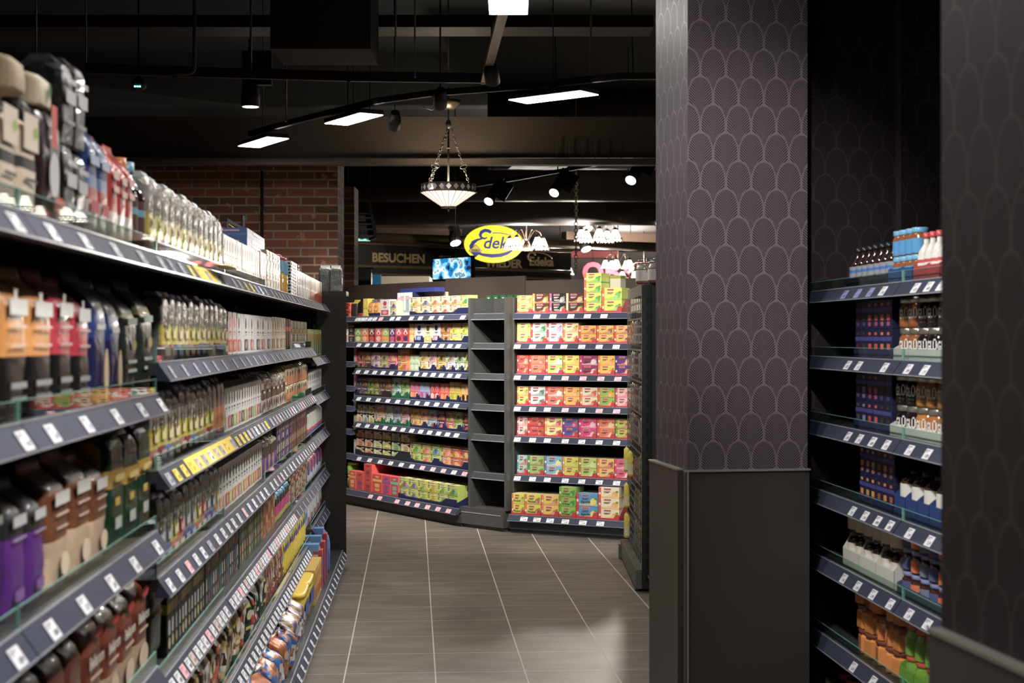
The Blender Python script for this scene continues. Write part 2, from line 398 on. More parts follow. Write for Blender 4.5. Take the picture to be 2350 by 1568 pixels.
def shelf(parent, x0, x1, z, depth, tags=None, glass=0.0, y0=0.0, gx=None, name='shelf', board=STEEL, boxlip=0.0):
    """one shelf board with its price rail; tags = [(x, kind, width)]"""
    mb = MB().box(x0 + 0.002, x1 - 0.002, y0 + 0.004, y0 + depth, z - 0.03, z); s = build(name, mb, board, parent)
    mb = MB().prism([(y0, z + 0.001), (y0 + 0.004, z + 0.001), (y0 + 0.004, z - RAILH - .002), (y0 - RAILO, z - RAILH - .002), (y0 - RAILO - 0.002, z - RAILH)], 0, x0 + 0.003, x1 - 0.003)
    r = build('price_rail', mb, RAIL, s)
    mb = MB().box(x0 + 0.003, x1 - 0.003, y0 - 0.003, y0 + 0.002, z, z + 0.003); mb.box(x0 + 0.003, x1 - 0.003, y0 - RAILO - 0.004, y0 - RAILO + 0.001, z - RAILH - 0.003, z - RAILH)
    build('rail_edge', mb, RAILE, s)
    tilt = math.atan(RAILO / RAILH)
    for x, kd, wd in tags or ():
        if not (x0 + wd / 2 < x < x1 - wd / 2): continue
        M = Matrix.Translation((x, y0 - RAILO - 0.0015, z - RAILH + 0.002)) @ Matrix.Rotation(-tilt, 4, 'X')
        o = link('price_tag', tag_mesh(kd, wd, random.randrange(7)), s, M)
    if glass:
        g0, g1 = gx or (x0, x1)
        mb = MB().box(g0 + 0.004, g1 - 0.004, y0 + 0.003, y0 + 0.006, z, z + glass); build('glass_riser', mb, GLASS, s)
        mb = MB().box(g0 + 0.004, g1 - 0.004, y0 + 0.0028, y0 + 0.0062, z + glass, z + glass + 0.0014)
        mb.box(g0 + 0.003, g0 + 0.005, y0 + 0.002, y0 + 0.007, z, z + glass + .002); mb.box(g1 - 0.005, g1 - 0.003, y0 + 0.002, y0 + 0.007, z, z + glass + .002)
        build('glass_edge', mb, GEDGE, s)
    return s
def upright(parent, x, y, z1, wd=0.03, dp=0.05):
    mb = MB().box(x - wd / 2, x + wd / 2, y, y + dp, 0, z1, C(38, 40, 42))
    z = 0.06
    while z < z1 - 0.05:
        mb.box(x - wd / 2 - 0.001, x - wd / 2 + 0.004, y + dp * .35, y + dp * .62, z, z + 0.032, C(150, 150, 145)); z += 0.05
        mb.box(x - 0.005, x + 0.005, y - 0.001, y + 0.002, z - 0.02, z + 0.012, C(6, 6, 6))
    return build('upright_post', mb, mat_vc_steel, parent)
mat_vc_steel = vmat('slotted_steel', 0.4, metal=0.3)
def bay(fx, x0, x1, levels, label, depth=0.48, base=None, height=1.83, back_y=None, posts=(True, True), base_tags=None, side=None, basemat=STEEL, boardmat=STEEL, base_out=0.10, cheeks=()):
    """levels: [(z, tags, glass, gx)]; base: z of the bottom deck"""
    t = empty('shelving_bay', fx.M, label, 'shelf')
    by = back_y or depth
    mb = MB().box(x0, x1, by, by + 0.03, 0.02, height); build('back_panel', mb, DARKP, t)
    for i, xx in enumerate((x0, x1)):
        if posts[i]: upright(t, xx + (0.016 if i == 0 else -0.016), by - 0.05, height)
    for z, tags, glass, gx in levels:
        shelf(t, x0, x1, z, depth - 0.01, tags, glass, 0.0, gx, board=boardmat)
    if base:
        s = shelf(t, x0, x1, base, by + base_out - 0.01, base_tags, 0, -base_out, name='base_shelf', board=boardmat)
        mb = MB().box(x0 + .001, x1 - .001, -base_out + 0.012, -base_out + 0.03, 0.03, base - 0.045); mb.box(x0 + .001, x1 - .001, -base_out + 0.03, -base_out + 0.05, 0, 0.03)
        build('plinth', mb, basemat, t)
    for a, b, y0_, y1_ in cheeks:
        mb = MB().box(a, b, y0_, y1_, 0.16, height); build('side_panel', mb, STEELL, t)
    if side is not None:
        a, b, yf = side
        mb = MB().box(a, b, yf, by + 0.03, 0.03, height); build('side_panel', mb, ENDP, t)
    return t
def tags_u(fx, us, kinds='w', wd=0.055, y=-0.02):
    """price tags under pixel columns"""
    out = []
    for i, u in enumerate(us): out.append((fx.x_at(u, y), kinds[i] if len(kinds) > 1 else kinds, wd))
    return out

# ---------------- LEFT AISLE RACK (faces +X)
LF = Fix(frame((-0.65, 0, 0), (0, 1)), 'left')
LZ = {1: 1.70, 2: 1.435, 3: 1.172, 4: 0.909, 5: 0.65, 6: 0.345}
LE = {1: 1.70, 2: 1.376, 3: 1.15, 4: 0.91, 5: 0.649, 6: 0.40}
LN = {1: 1.70, 2: 1.36, 3: 1.028, 4: 0.70, 5: 0.36}
edges = [1.21, 2.43, 3.655, 4.875, 6.095, 7.315, 8.535, 9.70]
bayn = ['first', 'second', 'third', 'fourth', 'fifth', 'sixth', 'last']
def ltags(a, b, step, kinds, wd=0.05, skip=0.0):
    out = []; x = a + step * .5; i = 0
    while x < b:
        if random.random() > skip: out.append((x, kinds[i % len(kinds)], wd))
        x += step * random.uniform(0.9, 1.1); i += 1
    return out
for i in range(7):
    a, b = edges[i], edges[i + 1]
    Z = LN if i < 2 else (LE if i == 6 else LZ)
    lv = []
    for k, z in Z.items():
        if i < 2: tg = ltags(a, b, 0.26, 'w', 0.055)
        elif i == 6: tg = ltags(a, b, 0.2, 'g', 0.022)
        elif k == 6 or (k == 5 and i < 5): tg = ltags(a, b, 0.10 if k == 6 else 0.075, 'w' if k == 6 else 'wwwpwt', 0.056)
        elif k == 4: tg = ltags(a, b, 0.14, 'wwpwwgw', 0.05)
        elif k == 3: tg = ltags(a, b, 0.12, 'gyyytgwt' if i < 4 else 'ggpwgg', 0.06)
        elif k == 1: tg = ltags(a, b, 0.16, 'ggyygw' if i in (2, 3) else 'gg', 0.05)
        else: tg = ltags(a, b, 0.19, 'g', 0.03)
        gl = 0.036; gx = None
        if i >= 2:
            gl = {1: 0.03 if i < 4 else 0, 2: 0.036 if i < 3 else (0.036 if i == 5 else 0), 3: 0.036 if i < 3 or i >= 5 else 0, 4: 0.036 if i in (2, 4, 5, 6) else 0, 5: 0.036 if i in (2, 5, 6) else 0, 6: 0.036}[k]
        lv.append((z, tg, gl, gx))
    bay(LF, a, b, lv, 'left aisle rack, %s dark grey shelving bay counted from the camera' % bayn[i], base=0.115,
        base_tags=ltags(a, b, 0.17, 'w', 0.045), side=(b - 0.001, b + 0.022, 0.105) if i == 6 else None, posts=(True, i != 6), base_out=0.11)
# slotted end post with its foot, standing in front of the end panel
t = empty('end_post', LF.M, 'slotted dark upright post with foot at the far end of the left rack', 'post')
mb = MB().box(9.70, 9.73, 0.06, 0.098, 0.02, 1.83, C(34, 36, 38))
z = 0.05
while z < 1.8: mb.box(9.698, 9.702, 0.068, 0.08, z, z + 0.03, C(120, 120, 116)); mb.box(9.71, 9.72, 0.058, 0.062, z, z + .03, C(4, 4, 4)); z += 0.05
build('post', mb, mat_vc_steel, t)
mb = MB().box(9.62, 9.8, -0.005, 0.05, 0.002, 0.11, C(70, 70, 70)); build('foot', mb, mat_vc_steel, t)

# ---------------- BACK TEA RACKS
RR0, RR1 = WP(1155, 11.4), WP(1435, 10.94)
def back_off(p0, p1, o):
    f = frame(p0, p1 - p0); yv = f.to_3x3() @ Vector((0, 1, 0)); return frame(p0 + yv * o, p1 - p0)
RF = Fix(back_off(RR0, RR1, 0.09), 'right tea rack'); RL = (RR1 - RR0).length
TLZ = {1: 1.675, 2: 1.446, 3: 1.208, 4: 0.968, 5: 0.733, 6: 0.435}
BZ = 0.14
rt = {1: tags_u(RF, [1184, 1232, 1269, 1310, 1348, 1386], 'w'), 2: tags_u(RF, [1187, 1222, 1260, 1294, 1335, 1375, 1414], 'wppp' 'www'),
      3: tags_u(RF, [1187, 1222, 1256, 1297, 1338, 1379, 1418], 'wwppppp'), 4: tags_u(RF, [1187, 1222, 1256, 1297, 1335, 1375, 1415], 'wwwpwpp'),
      5: tags_u(RF, [1187, 1222, 1256, 1297, 1335, 1375, 1415], 'w'), 6: tags_u(RF, [1187, 1222, 1256, 1297, 1335, 1375, 1415], 'w')}
bay(RF, 0.05, RL + 0.02, [(TLZ[k], rt[k], 0, None) for k in rt], 'right tea rack with seven lit shelves of red-trimmed tea cartons', depth=0.42, base=BZ,
    base_tags=tags_u(RF, [1166, 1205, 1235, 1265, 1300, 1340, 1380], 'w', .06, -.1), height=1.80, cheeks=((.03, .048, .0, .45),))
CL0, CL1 = WP(788, 13.36), WP(1052, 11.74)
CF = Fix(back_off(CL0, CL1, 0.09), 'left tea rack'); CLL = (CL1 - CL0).length
def us(a, b, n): return [a + (b - a) * (i + .5) / n for i in range(n)]
ct = {1: tags_u(CF, [797, 808, 820, 829, 838, 849, 860, 874, 900, 914, 944, 965, 990, 1012, 1062], 'wwwwwwwpwwppppp', .07),
      2: tags_u(CF, us(795, 1080, 15), 'w', .07), 3: tags_u(CF, us(812, 1080, 14), 'w', .07), 4: tags_u(CF, us(812, 1080, 12), 'w', .07),
      5: tags_u(CF, us(812, 1078, 13), 'w', .07), 6: tags_u(CF, us(812, 1078, 11), 'wwwwwwpppwpp'[:11], .07)}
xb = CF.x_at(815, 0.0)
fb = [(TLZ[1], [], 0, None), (TLZ[2], [], 0, None)] + [(z, ltags(0, xb, 0.12, 'w', 0.07), 0, None) for z in (1.27, 1.05, 0.87, 0.66, 0.44)]
bay(CF, -0.35, xb, fb, 'narrow far bay at the left end of the left tea rack', depth=0.42, base=BZ, base_tags=[(0.1, 'p', .07)], height=1.80)
x80 = CF.x_at(1078, 0.0)
bay(CF, xb, x80, [(TLZ[k], ct[k], 0, None) for k in ct], 'left tea rack slanting back with shelves of small colourful tea boxes', depth=0.42, base=BZ,
    base_tags=tags_u(CF, [855, 876, 916, 940, 962, 986, 1010, 1034], 'p', .07, -.1), height=1.80, cheeks=((x80 + .001, x80 + .012, .02, .45),))
# corner unit between them, empty shelves
kf = Fix(back_off(WP(1055, 11.74), WP(1155, 11.4), 0.0), 'corner')
KL = (WP(1155, 11.4) - WP(1055, 11.74)).length
t = empty('corner_shelving', kf.M, 'empty dark corner shelving unit between the two tea racks', 'shelf')
mb = MB().box(0.0, KL, 0.0, 0.5, 0.03, 0.16); mb.box(0.01, KL - 0.01, 0.02, 0.4, 0, 0.03); build('plinth', mb, mat('corner_plinth_steel', C(84, 82, 80), 0.38, .2), t)
mb = MB().box(0.02, KL - 0.03, -0.003, 0.0, 0.118, 0.124); build('trim_strip', mb, RAILE, t)
xa, xz = kf.x_at(1083, 0.05), kf.x_at(1166, 0.05)
mb = MB().box(xa, xz, 0.5, 0.52, 0.16, 1.80); build('back_panel', mb, DARKP, t)
for q in (xa, xz):
    mb = MB().box(q - 0.012, q + 0.012, 0.02, 0.06, 0.16, 1.80); mb.box(q - 0.004, q + 0.004, 0.06, 0.5, 0.16, 1.80); build('divider', mb, STEELL, t)
for z in TLZ.values():
    mb = MB().box(xa + 0.012, xz - 0.012, 0.06, 0.5, z - 0.03, z - 0.01); s = build('shelf', mb, STEEL, t)
    mb = MB().prism([(0.06, z), (0.065, z), (0.065, z - 0.045), (0.03, z - 0.045)], 0, xa + .012, xz - .012); build('shelf_lip', mb, STEEL, s)
    mb = MB().box(xa + .012, xz - .012, 0.026, 0.031, z - 0.048, z - 0.043); mb.box(xa + .012, xz - .012, 0.058, 0.062, z, z + .003); build('shelf_edge', mb, RAILE, s)
# header panels standing behind the tea racks
def header(u0, t0, u1, t1, z0, z1, label):
    a, b = WP(u0, t0), WP(u1, t1); mb = MB().box(0, (b - a).length - 0.006, 0, 0.02, z0, z1)
    o = build('header_panel', mb, mat('brown_header_board', C(66, 56, 50), 0.5, 0, 0.25, 3), None, frame(a, b - a)); tag(o, label, 'panel')
header(770, 14.3, 1022, 12.95, 0.0, 1.98, 'brown header board over the left end of the left tea rack')
header(1022, 12.9, 1206, 12.3, 0.0, 2.0, 'brown header board above the empty corner shelving')
header(1206, 12.3, 1500, 11.7, 0.0, 1.96, 'brown header board above the right tea rack')
# ---------------- RIGHT NICHE RACK (jams)
JP = WP(1175 + FPX * 1.153 / 5.8, 5.8); jd = WP(925, 1000) - WP(925, 0)
JF = Fix(frame(JP, -jd), 'jam rack')
JZ = {1: 1.671, 2: 1.423, 3: 1.174, 4: 0.918, 5: 0.668, 6: 0.38}
jt = {1: (tags_u(JF, [1938, 1968, 1997], 'b', .05) + tags_u(JF, [2026, 2058, 2101, 2131, 2160], 'w', .052)), 2: tags_u(JF, [1945, 1970, 2030, 2084, 2122], 'w', .052),
      3: tags_u(JF, [1946, 1972, 2002, 2034, 2087, 2128], 'w', .052), 4: tags_u(JF, [1956, 1985, 2014, 2042, 2087, 2133], 'w', .052),
      5: tags_u(JF, [1936, 1968, 2003, 2043, 2086, 2128], 'w', .052), 6: tags_u(JF, [1958, 2003, 2040, 2085, 2120], 'w', .052)}
bay(JF, 0.0, 1.09, [(JZ[k], jt[k], 0.036, None) for k in jt], 'far bay of the jam rack in the niche right of the pillar', depth=0.42, base=0.115, base_tags=[], height=1.8, posts=(False, False))
bay(JF, 1.095, 2.33, [(JZ[k], jt[k], 0.036, None) for k in jt], 'near bay of the jam rack half hidden by the near column', depth=0.42, base=0.115, base_tags=[], height=1.8, posts=(False, False))
# ================================================================== PRODUCTS
WHITE = C(228, 226, 220); NAVY = C(28, 36, 78); BLK = C(28, 26, 26); RED = C(196, 34, 40); SILV = C(168, 170, 172)
def face_pt(w, d, h, f):
    """(a,b) in 0..1 on a face -> 3D"""
    e = 0.0008
    if f == 'F': return lambda a, b: (-w / 2 + a * w, -e, b * h)
    if f == 'L': return lambda a, b: (-w / 2 - e, d - a * d, b * h)
    if f == 'R': return lambda a, b: (w / 2 + e, a * d, b * h)
    return lambda a, b: (-w / 2 + a * w, b * d, h + e)
def art(mb, w, d, h, ops):
    lay = {}
    for op in ops:
        f = op[0]; g = face_pt(w, d, h, f); n = lay.get(f, 0); lay[f] = n + 1
        off = {'F': (0, -1, 0), 'L': (-1, 0, 0), 'R': (1, 0, 0), 'T': (0, 0, 1)}[f]; o = 0.00025 * n
        def P(a, b): q = g(a, b); return (q[0] + off[0] * o, q[1] + off[1] * o, q[2] + off[2] * o)
        if op[1] == 'r': _, _, a0, b0, a1, b1, c = op; mb.poly([P(a0, b0), P(a1, b0), P(a1, b1), P(a0, b1)], c)
        elif op[1] == 'p': mb.poly([P(a, b) for a, b in op[2]], op[3])
        elif op[1] == 'e':
            _, _, ca, cb, ra, rb, c = op; mb.poly([P(ca + ra * math.cos(i * math.pi / 7), cb + rb * math.sin(i * math.pi / 7)) for i in range(14)], c)
        elif op[1] == 't':
            _, _, s, ca, cb, ht, mw, c = op
            o0 = P(ca, cb); ax = {'F': (1, 0, 0), 'L': (0, -1, 0), 'R': (0, 1, 0), 'T': (1, 0, 0)}[f]; ay = (0, 0, 1) if f != 'T' else (0, 1, 0)
            mb.text(s, o0, ax, ay, ht * h, c, mw * (w if f in 'FT' else d), 0.02)
def sh(c, k): return tuple(min(1, max(0, x * k)) for x in c)
def mixc(a, b, k): return tuple(x * (1 - k) + y * k for x, y in zip(a, b))
CR = C(240, 224, 186)
# kinds: each returns [(name, mesh)], first is the thing itself
def k_tea(w, d, h, main=C(240, 190, 60), stripe=C(220, 90, 30), blob=C(220, 60, 30), word='', dark=False):
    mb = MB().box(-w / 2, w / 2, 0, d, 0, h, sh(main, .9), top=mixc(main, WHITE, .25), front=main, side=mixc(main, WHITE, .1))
    ops = [('F', 'r', 0, 0, .13, 1, stripe), ('F', 'e', .065, .42, .05, .12, WHITE), ('F', 'p', [(.13, 0), (1, 0), (1, .2), (.6, .3), (.3, .14), (.13, .2)], mixc(main, blob, .55)),
           ('F', 'e', .80, .38, .15, .26, blob), ('F', 'e', .72, .25, .1, .17, mixc(blob, WHITE, .3)), ('F', 'e', .9, .62, .07, .1, C(110, 150, 50)),
           ('F', 'r', .26, .76, .62, .92, WHITE), ('F', 'r', .275, .78, .605, .90, C(190, 40, 60)),
           ('F', 'r', .27, .58, .58, .63, WHITE if dark else C(110, 90, 60)), ('F', 'r', .27, .5, .5, .54, WHITE if dark else C(130, 110, 80)),
           ('L', 'r', 0, 0, 1, .12, blob), ('R', 'r', 0, 0, 1, .12, blob), ('L', 'r', .2, .5, .8, .7, WHITE), ('T', 'r', .2, .3, .7, .7, mixc(main, WHITE, .6))]
    if word: ops.append(('F', 't', word, .44, .24, .28, .55, WHITE if dark else C(70, 60, 50)))
    art(mb, w, d, h, ops); return [('tea_carton', mb.mesh('tea_carton', CARD))]
def k_messmer(w, d, h, main=C(240, 200, 120), blob=C(220, 90, 40), base=None):
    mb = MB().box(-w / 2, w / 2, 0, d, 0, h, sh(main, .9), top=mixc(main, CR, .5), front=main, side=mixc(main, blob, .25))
    art(mb, w, d, h, [('F', 'r', .06, .45, .2, .96, NAVY), ('F', 'r', .1, .52, .16, .6, WHITE), ('F', 'r', .1, .66, .16, .9, C(210, 205, 190)), ('F', 'p', [(0, 0), (1, 0), (1, .3), (.6, .42), (.25, .2), (0, .26)], base or mixc(main, blob, .6)),
                     ('F', 'e', .6, .36, .2, .24, blob), ('F', 'e', .8, .28, .12, .2, mixc(blob, WHITE, .35)), ('F', 'e', .36, .2, .12, .16, C(120, 150, 50)), ('F', 'r', .3, .7, .85, .8, mixc(main, WHITE, .7)), ('F', 'r', .3, .86, .7, .9, C(120, 100, 80)),
                     ('T', 'r', .1, .2, .35, .8, NAVY), ('L', 'r', .3, .55, .6, .95, NAVY)])
    return [('tea_box', mb.mesh('tea_box', CARD))]
def k_slim(w, d, h, main=C(200, 60, 40), blob=C(240, 200, 80), sec=WHITE):
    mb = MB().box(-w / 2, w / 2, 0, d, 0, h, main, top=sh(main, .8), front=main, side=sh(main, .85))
    art(mb, w, d, h, [('F', 'r', .1, .82, .9, .93, mixc(main, WHITE, .4)), ('F', 'p', [(.5, .95), (.82, .6), (.5, .48), (.18, .6)], sec), ('F', 'e', .5, .62, .16, .1, main), ('F', 'e', .5, .26, .34, .18, blob), ('F', 'r', 0, .43, 1, .46, mixc(main, BLK, .3)),
                     ('F', 'r', .2, .04, .8, .09, mixc(main, WHITE, .6))])
    return [('tea_box', mb.mesh('tea_box', CARD))]
def k_sonn(w, d, h, main=C(238, 220, 180), blob=C(230, 180, 120)):
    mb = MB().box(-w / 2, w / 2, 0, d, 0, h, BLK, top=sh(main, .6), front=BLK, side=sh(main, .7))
    art(mb, w, d, h, [('F', 'p', [(.04, .05), (.96, .05), (.96, .5), (.5, .85), (.04, .72)], main), ('F', 'e', .18, .75, .11, .16, C(235, 225, 200)), ('F', 'e', .55, .38, .25, .2, blob), ('F', 'r', .62, .78, .9, .9, C(220, 210, 190)), ('F', 'r', .3, .14, .8, .2, C(110, 100, 80))])
    return [('tea_box', mb.mesh('tea_box', CARD))]
def k_white(w, d, h, c1=C(90, 70, 60), c2=C(200, 60, 60), main=C(224, 223, 219), side=None):
    mb = MB().cbox(-w / 2, w / 2, 0, d, 0, h, .0015, main, top=sh(main, .92), front=main, side=side or main)
    ops = [('F', 'e', .5, .76, .2, .14, c1), ('F', 'r', .3, .52, .72, .56, c1), ('F', 'r', .38, .46, .62, .485, sh(c1, 1.5)), ('F', 'r', .12, .08, .88, .36, c2), ('F', 'e', .5, .22, .25, .1, mixc(c2, WHITE, .45)),
                     ('L', 'r', .2, .78, .8, .86, c1), ('L', 'r', .2, .12, .8, .4, mixc(c2, WHITE, .4)), ('L', 'r', .3, .5, .7, .53, C(150, 150, 150)), ('T', 'r', .2, .3, .8, .5, mixc(c1, WHITE, .5))]
    art(mb, w, d, h, ops); return [('capsule_carton', mb.mesh('capsule_carton', CARD))]
def k_slab(w, d, h, main=BLK, band=C(220, 190, 40), c2=C(200, 200, 200)):
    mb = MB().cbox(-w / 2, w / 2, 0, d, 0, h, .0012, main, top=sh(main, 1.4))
    art(mb, w, d, h, [('F', 'r', 0, .6, 1, .74, band), ('F', 'r', .25, .3, .75, .5, c2), ('F', 'e', .5, .18, .28, .08, mixc(band, c2, .5)), ('F', 'r', .3, .8, .7, .9, c2), ('L', 'r', 0, .6, 1, .74, band), ('L', 'r', .25, .3, .75, .36, c2), ('L', 'r', .25, .82, .75, .9, c2)])
    return [('chocolate_box', mb.mesh('chocolate_box', CARD))]
def ring(w, d, z, n=20, e=4.0, dy=0.0, cy=0.0, wob=0.0, seed=0):
    out = []
    for i in range(n):
        a = 2 * math.pi * (i + .5) / n - math.pi / 2; c, s = math.cos(a), math.sin(a)
        x = math.copysign(abs(c) ** (2 / e), c) * w / 2; y = math.copysign(abs(s) ** (2 / e), s) * d / 2
        if wob:
            nn = noise.noise(Vector((x * 26 + seed * 7.3, y * 26, z * 22 + seed))); x += nn * wob * (abs(c) + .2); y += nn * wob
        out.append((x, cy + y + dy, z))
    return out
def k_bag(w, d, h, bands=((0, BLK), (.4, C(220, 150, 60))), side=None, seed=1, crumple=.004, m=None, fold='fin', words=(), name='coffee_bag', gloss=None, logo=None, patchy=False, collage=None):
    """gusseted pouch; bands = ((z from, colour), ...) on the front faces"""
    mb = MB(); n = 20; zs = [0, .03, .1, .2, .3, .4, .5, .6, .7, .78, .85, .9, .94, 1.0] if fold == 'fin' else [0, .03, .1, .25, .4, .55, .7, .8, .88, .95, .985, 1.0]
    rings = []
    for i, k in enumerate(zs):
        if fold == 'fin':
            bulge = 1 + .08 * math.sin(min(1, k / .8) * math.pi); dd = d * bulge if k < .75 else d * max(.05, 1 - ((k - .75) / .19) ** 1.2); ww = w * (.97 if k < .03 else (1.0 if k < .85 else .96))
            dy = 0 if k < .75 else d * .12 * (k - .75) / .25
        else:
            bulge = 1 + .04 * math.sin(min(1, k) * math.pi); dd = d * bulge * (1 if k < .97 else (.86 if k < .99 else .6)); ww = w * (1 if k < .97 else (.9 if k < .99 else .7)); dy = 0
        rings.append(ring(ww * (.94 if k == 0 else 1), dd * (.9 if k == 0 else 1), k * h, n, (5.0 if fold == 'fin' else 11.0) if k < .9 else 3, dy, d / 2, crumple if 0 < k else 0, seed))
    if fold == 'brick':   # folded-over flap
        pass
    b = len(mb.v)
    for r in rings: mb.v += r
    sidec = side or sh(bands[0][1], .9)
    for k in range(len(zs) - 1):
        zm = (zs[k] + zs[k + 1]) / 2; cb = [c for z0, c in bands if zm >= z0][-1]
        for i in range(n):
            j = (i + 1) % n; mid = [(rings[k][i][q] + rings[k][j][q]) / 2 for q in range(2)]
            isfront = mid[1] < d / 2 - d * .33 or mid[1] > d / 2 + d * .33
            if fold == 'fin' and zm > .88: isfront = True
            if patchy:
                nn = noise.noise(Vector((mid[0] * 16 + seed * 3.1, mid[1] * 16, zm * 3.1 + seed * 5))); pal = [c for _, c in bands] + [WHITE]
                cb = pal[int((nn * .9 + .5) * len(pal)) % len(pal)]; isfront = True
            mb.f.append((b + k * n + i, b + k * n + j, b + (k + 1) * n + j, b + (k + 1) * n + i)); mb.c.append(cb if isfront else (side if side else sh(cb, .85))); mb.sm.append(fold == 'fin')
    mb.f.append(tuple(b + i for i in range(n))[::-1]); mb.c.append(sidec); mb.sm.append(False)
    top = bands[-1][1]; mb.f.append(tuple(b + (len(zs) - 1) * n + i for i in range(n))); mb.c.append(top); mb.sm.append(False)
    if fold == 'brick':
        mb.prism([(d * .18, h - .001), (d * .82, h - .001), (d * .7, h + .012), (d * .3, h + .012)], 0, -w * .36, w * .36, sh(top, 1.15))
    parts = [(name, mb.mesh(name, m or FILM))]
    lb = MB(); e = -d * .055 - .003
    if collage:
        rn = random.Random(seed * 7 + 3); z0, z1 = collage[0]; pal = collage[1]
        for k in range(26):
            x = rn.uniform(-.42, .3); z = rn.uniform(z0, z1 - .03); a = rn.uniform(.05, .16); b_ = rn.uniform(.02, .07)
            lb.poly([(x * w, e + .0002 - k * .00003, z * h), ((x + a) * w, e + .0002 - k * .00003, (z + b_ * .3) * h), ((x + a * .8) * w, e + .0002 - k * .00003, (z + b_) * h), ((x - a * .1) * w, e + .0002 - k * .00003, (z + b_ * .8) * h)], pal[k % len(pal)])
    def q(x0, z0, x1, z1, c, o=0): lb.poly([(x0 * w, e - o, z0 * h), (x1 * w, e - o, z0 * h), (x1 * w, e - o, z1 * h), (x0 * w, e - o, z1 * h)], c)
    if logo:
        for kind, *r in logo:
            if kind == 'r': q(*r)
            elif kind == 'e':
                cx, cz, rx, rz, c = r; lb.poly([(w * (cx + rx * math.cos(i * math.pi / 8)), e - .0006, h * (cz + rz * math.sin(i * math.pi / 8))) for i in range(16)], c)
            elif kind == 't':
                s, cx, cz, ht, mw, c = r; lb.text(s, (cx * w, e - .0012, cz * h), (1, 0, 0), (0, 0, 1), ht * h, c, mw * w, .03)
    if lb.v:
        # thin printed label with thickness following the pouch front
        parts.append(('label', lb.mesh('label', PAPER)))
    return parts
def k_jar(w, d, h, cont=C(150, 80, 20), lid=C(190, 185, 170), label=None, lcol=WHITE, word='', hexa=False, lidh=.2, labh=(.28, .62), n=22, name='jam_jar', faceted=6, clearlid=False, face=215):
    r = w / 2; mb = MB(); N = faceted if hexa else n
    z1 = h * (1 - lidh)
    mb.lathe([(r * .86, 0, cont), (r * .98, h * .04, cont), (r, h * .1, cont), (r, z1 * .84, cont), (r * .86, z1 * .95, cont), (r * .84, z1, cont)], N, 0, r, smooth=not hexa)
    ps = [(name, mb.mesh(name, MATS.get('jar_contents') or jar_mat()))]
    mb = MB(); mb.lathe([(r * .9, z1 + .0004, lid), (r * .93, z1 + h * .02, lid), (r * .93, h * .985, lid), (r * .88, h, sh(lid, 1.1))], n, 0, r)
    ps.append(('lid', mb.mesh('lid', GLASS if clearlid else (TIN if lid[0] > .3 and abs(lid[0] - lid[2]) < .3 else PLAST))))
    if label is not None:
        mb = MB(); R = r * 1.015; a0, a1 = math.radians(face - 95), math.radians(face + 95)
        m_ = 14
        for i in range(m_):
            p, q = a0 + (a1 - a0) * i / m_, a0 + (a1 - a0) * (i + 1) / m_
            mb.poly([(R * math.cos(p), r + R * math.sin(p), h * labh[0]), (R * math.cos(q), r + R * math.sin(q), h * labh[0]), (R * math.cos(q), r + R * math.sin(q), h * labh[1]), (R * math.cos(p), r + R * math.sin(p), h * labh[1])], label, True)
        ps.append(('label', mb.mesh('label', PAPER)))
    if word:
        mb = MB(); vs, fs, wd = text_geo(word, .03); R = r * 1.03; b = len(mb.v); sx = min(h * .34, 1.6 * r / wd)
        for v in vs:
            a = math.radians(face) + v.x * sx / R; mb.v.append((R * math.cos(a), r + R * math.sin(a), h * .32 + v.y * h * .40))
        for f in fs: mb.f.append(tuple(b + i for i in f)); mb.c.append(lcol); mb.sm.append(False)
        ps.append(('lettering', mb.mesh('lettering', PAPER)))
    return ps
def jar_mat():
    m = vmat('jar_contents', 0.08, coat=0.6); return m
def k_bottle(w, d, h, cont=C(60, 30, 20), cap=BLK, label=C(60, 70, 120), neck=.35, l2=WHITE, name='syrup_bottle', square=False, face=215):
    r = w / 2; n = 18; zb = h * (1 - neck); mb = MB()
    mb.lathe([(r * .9, 0, cont), (r, h * .04, cont), (r, zb * .85, cont), (r * .75, zb, cont), (r * .36, zb + h * neck * .35, cont), (r * .32, h * .9, cont)], n, 0, r)
    ps = [(name, mb.mesh(name, MATS.get('jar_contents') or jar_mat()))]
    mb = MB(); mb.lathe([(r * .42, h * .88, cap), (r * .44, h * .9, cap), (r * .42, h, cap)], 14, 0, r); ps.append(('cap', mb.mesh('cap', PLAST)))
    mb = MB(); R = r * 1.02
    for i in range(16):
        p, q = math.radians(face - 95 + 190 * i / 16), math.radians(face - 95 + 190 * (i + 1) / 16)
        for z0, z1, c in ((.1, .42, label), (.42, .5, l2), (.5, .6, label)):
            mb.poly([(R * math.cos(p), r + R * math.sin(p), zb * z0 / .6 * .8), (R * math.cos(q), r + R * math.sin(q), zb * z0 / .6 * .8), (R * math.cos(q), r + R * math.sin(q), zb * z1 / .6 * .8), (R * math.cos(p), r + R * math.sin(p), zb * z1 / .6 * .8)], c, True)
    ps.append(('label', mb.mesh('label', PAPER)))
    return ps
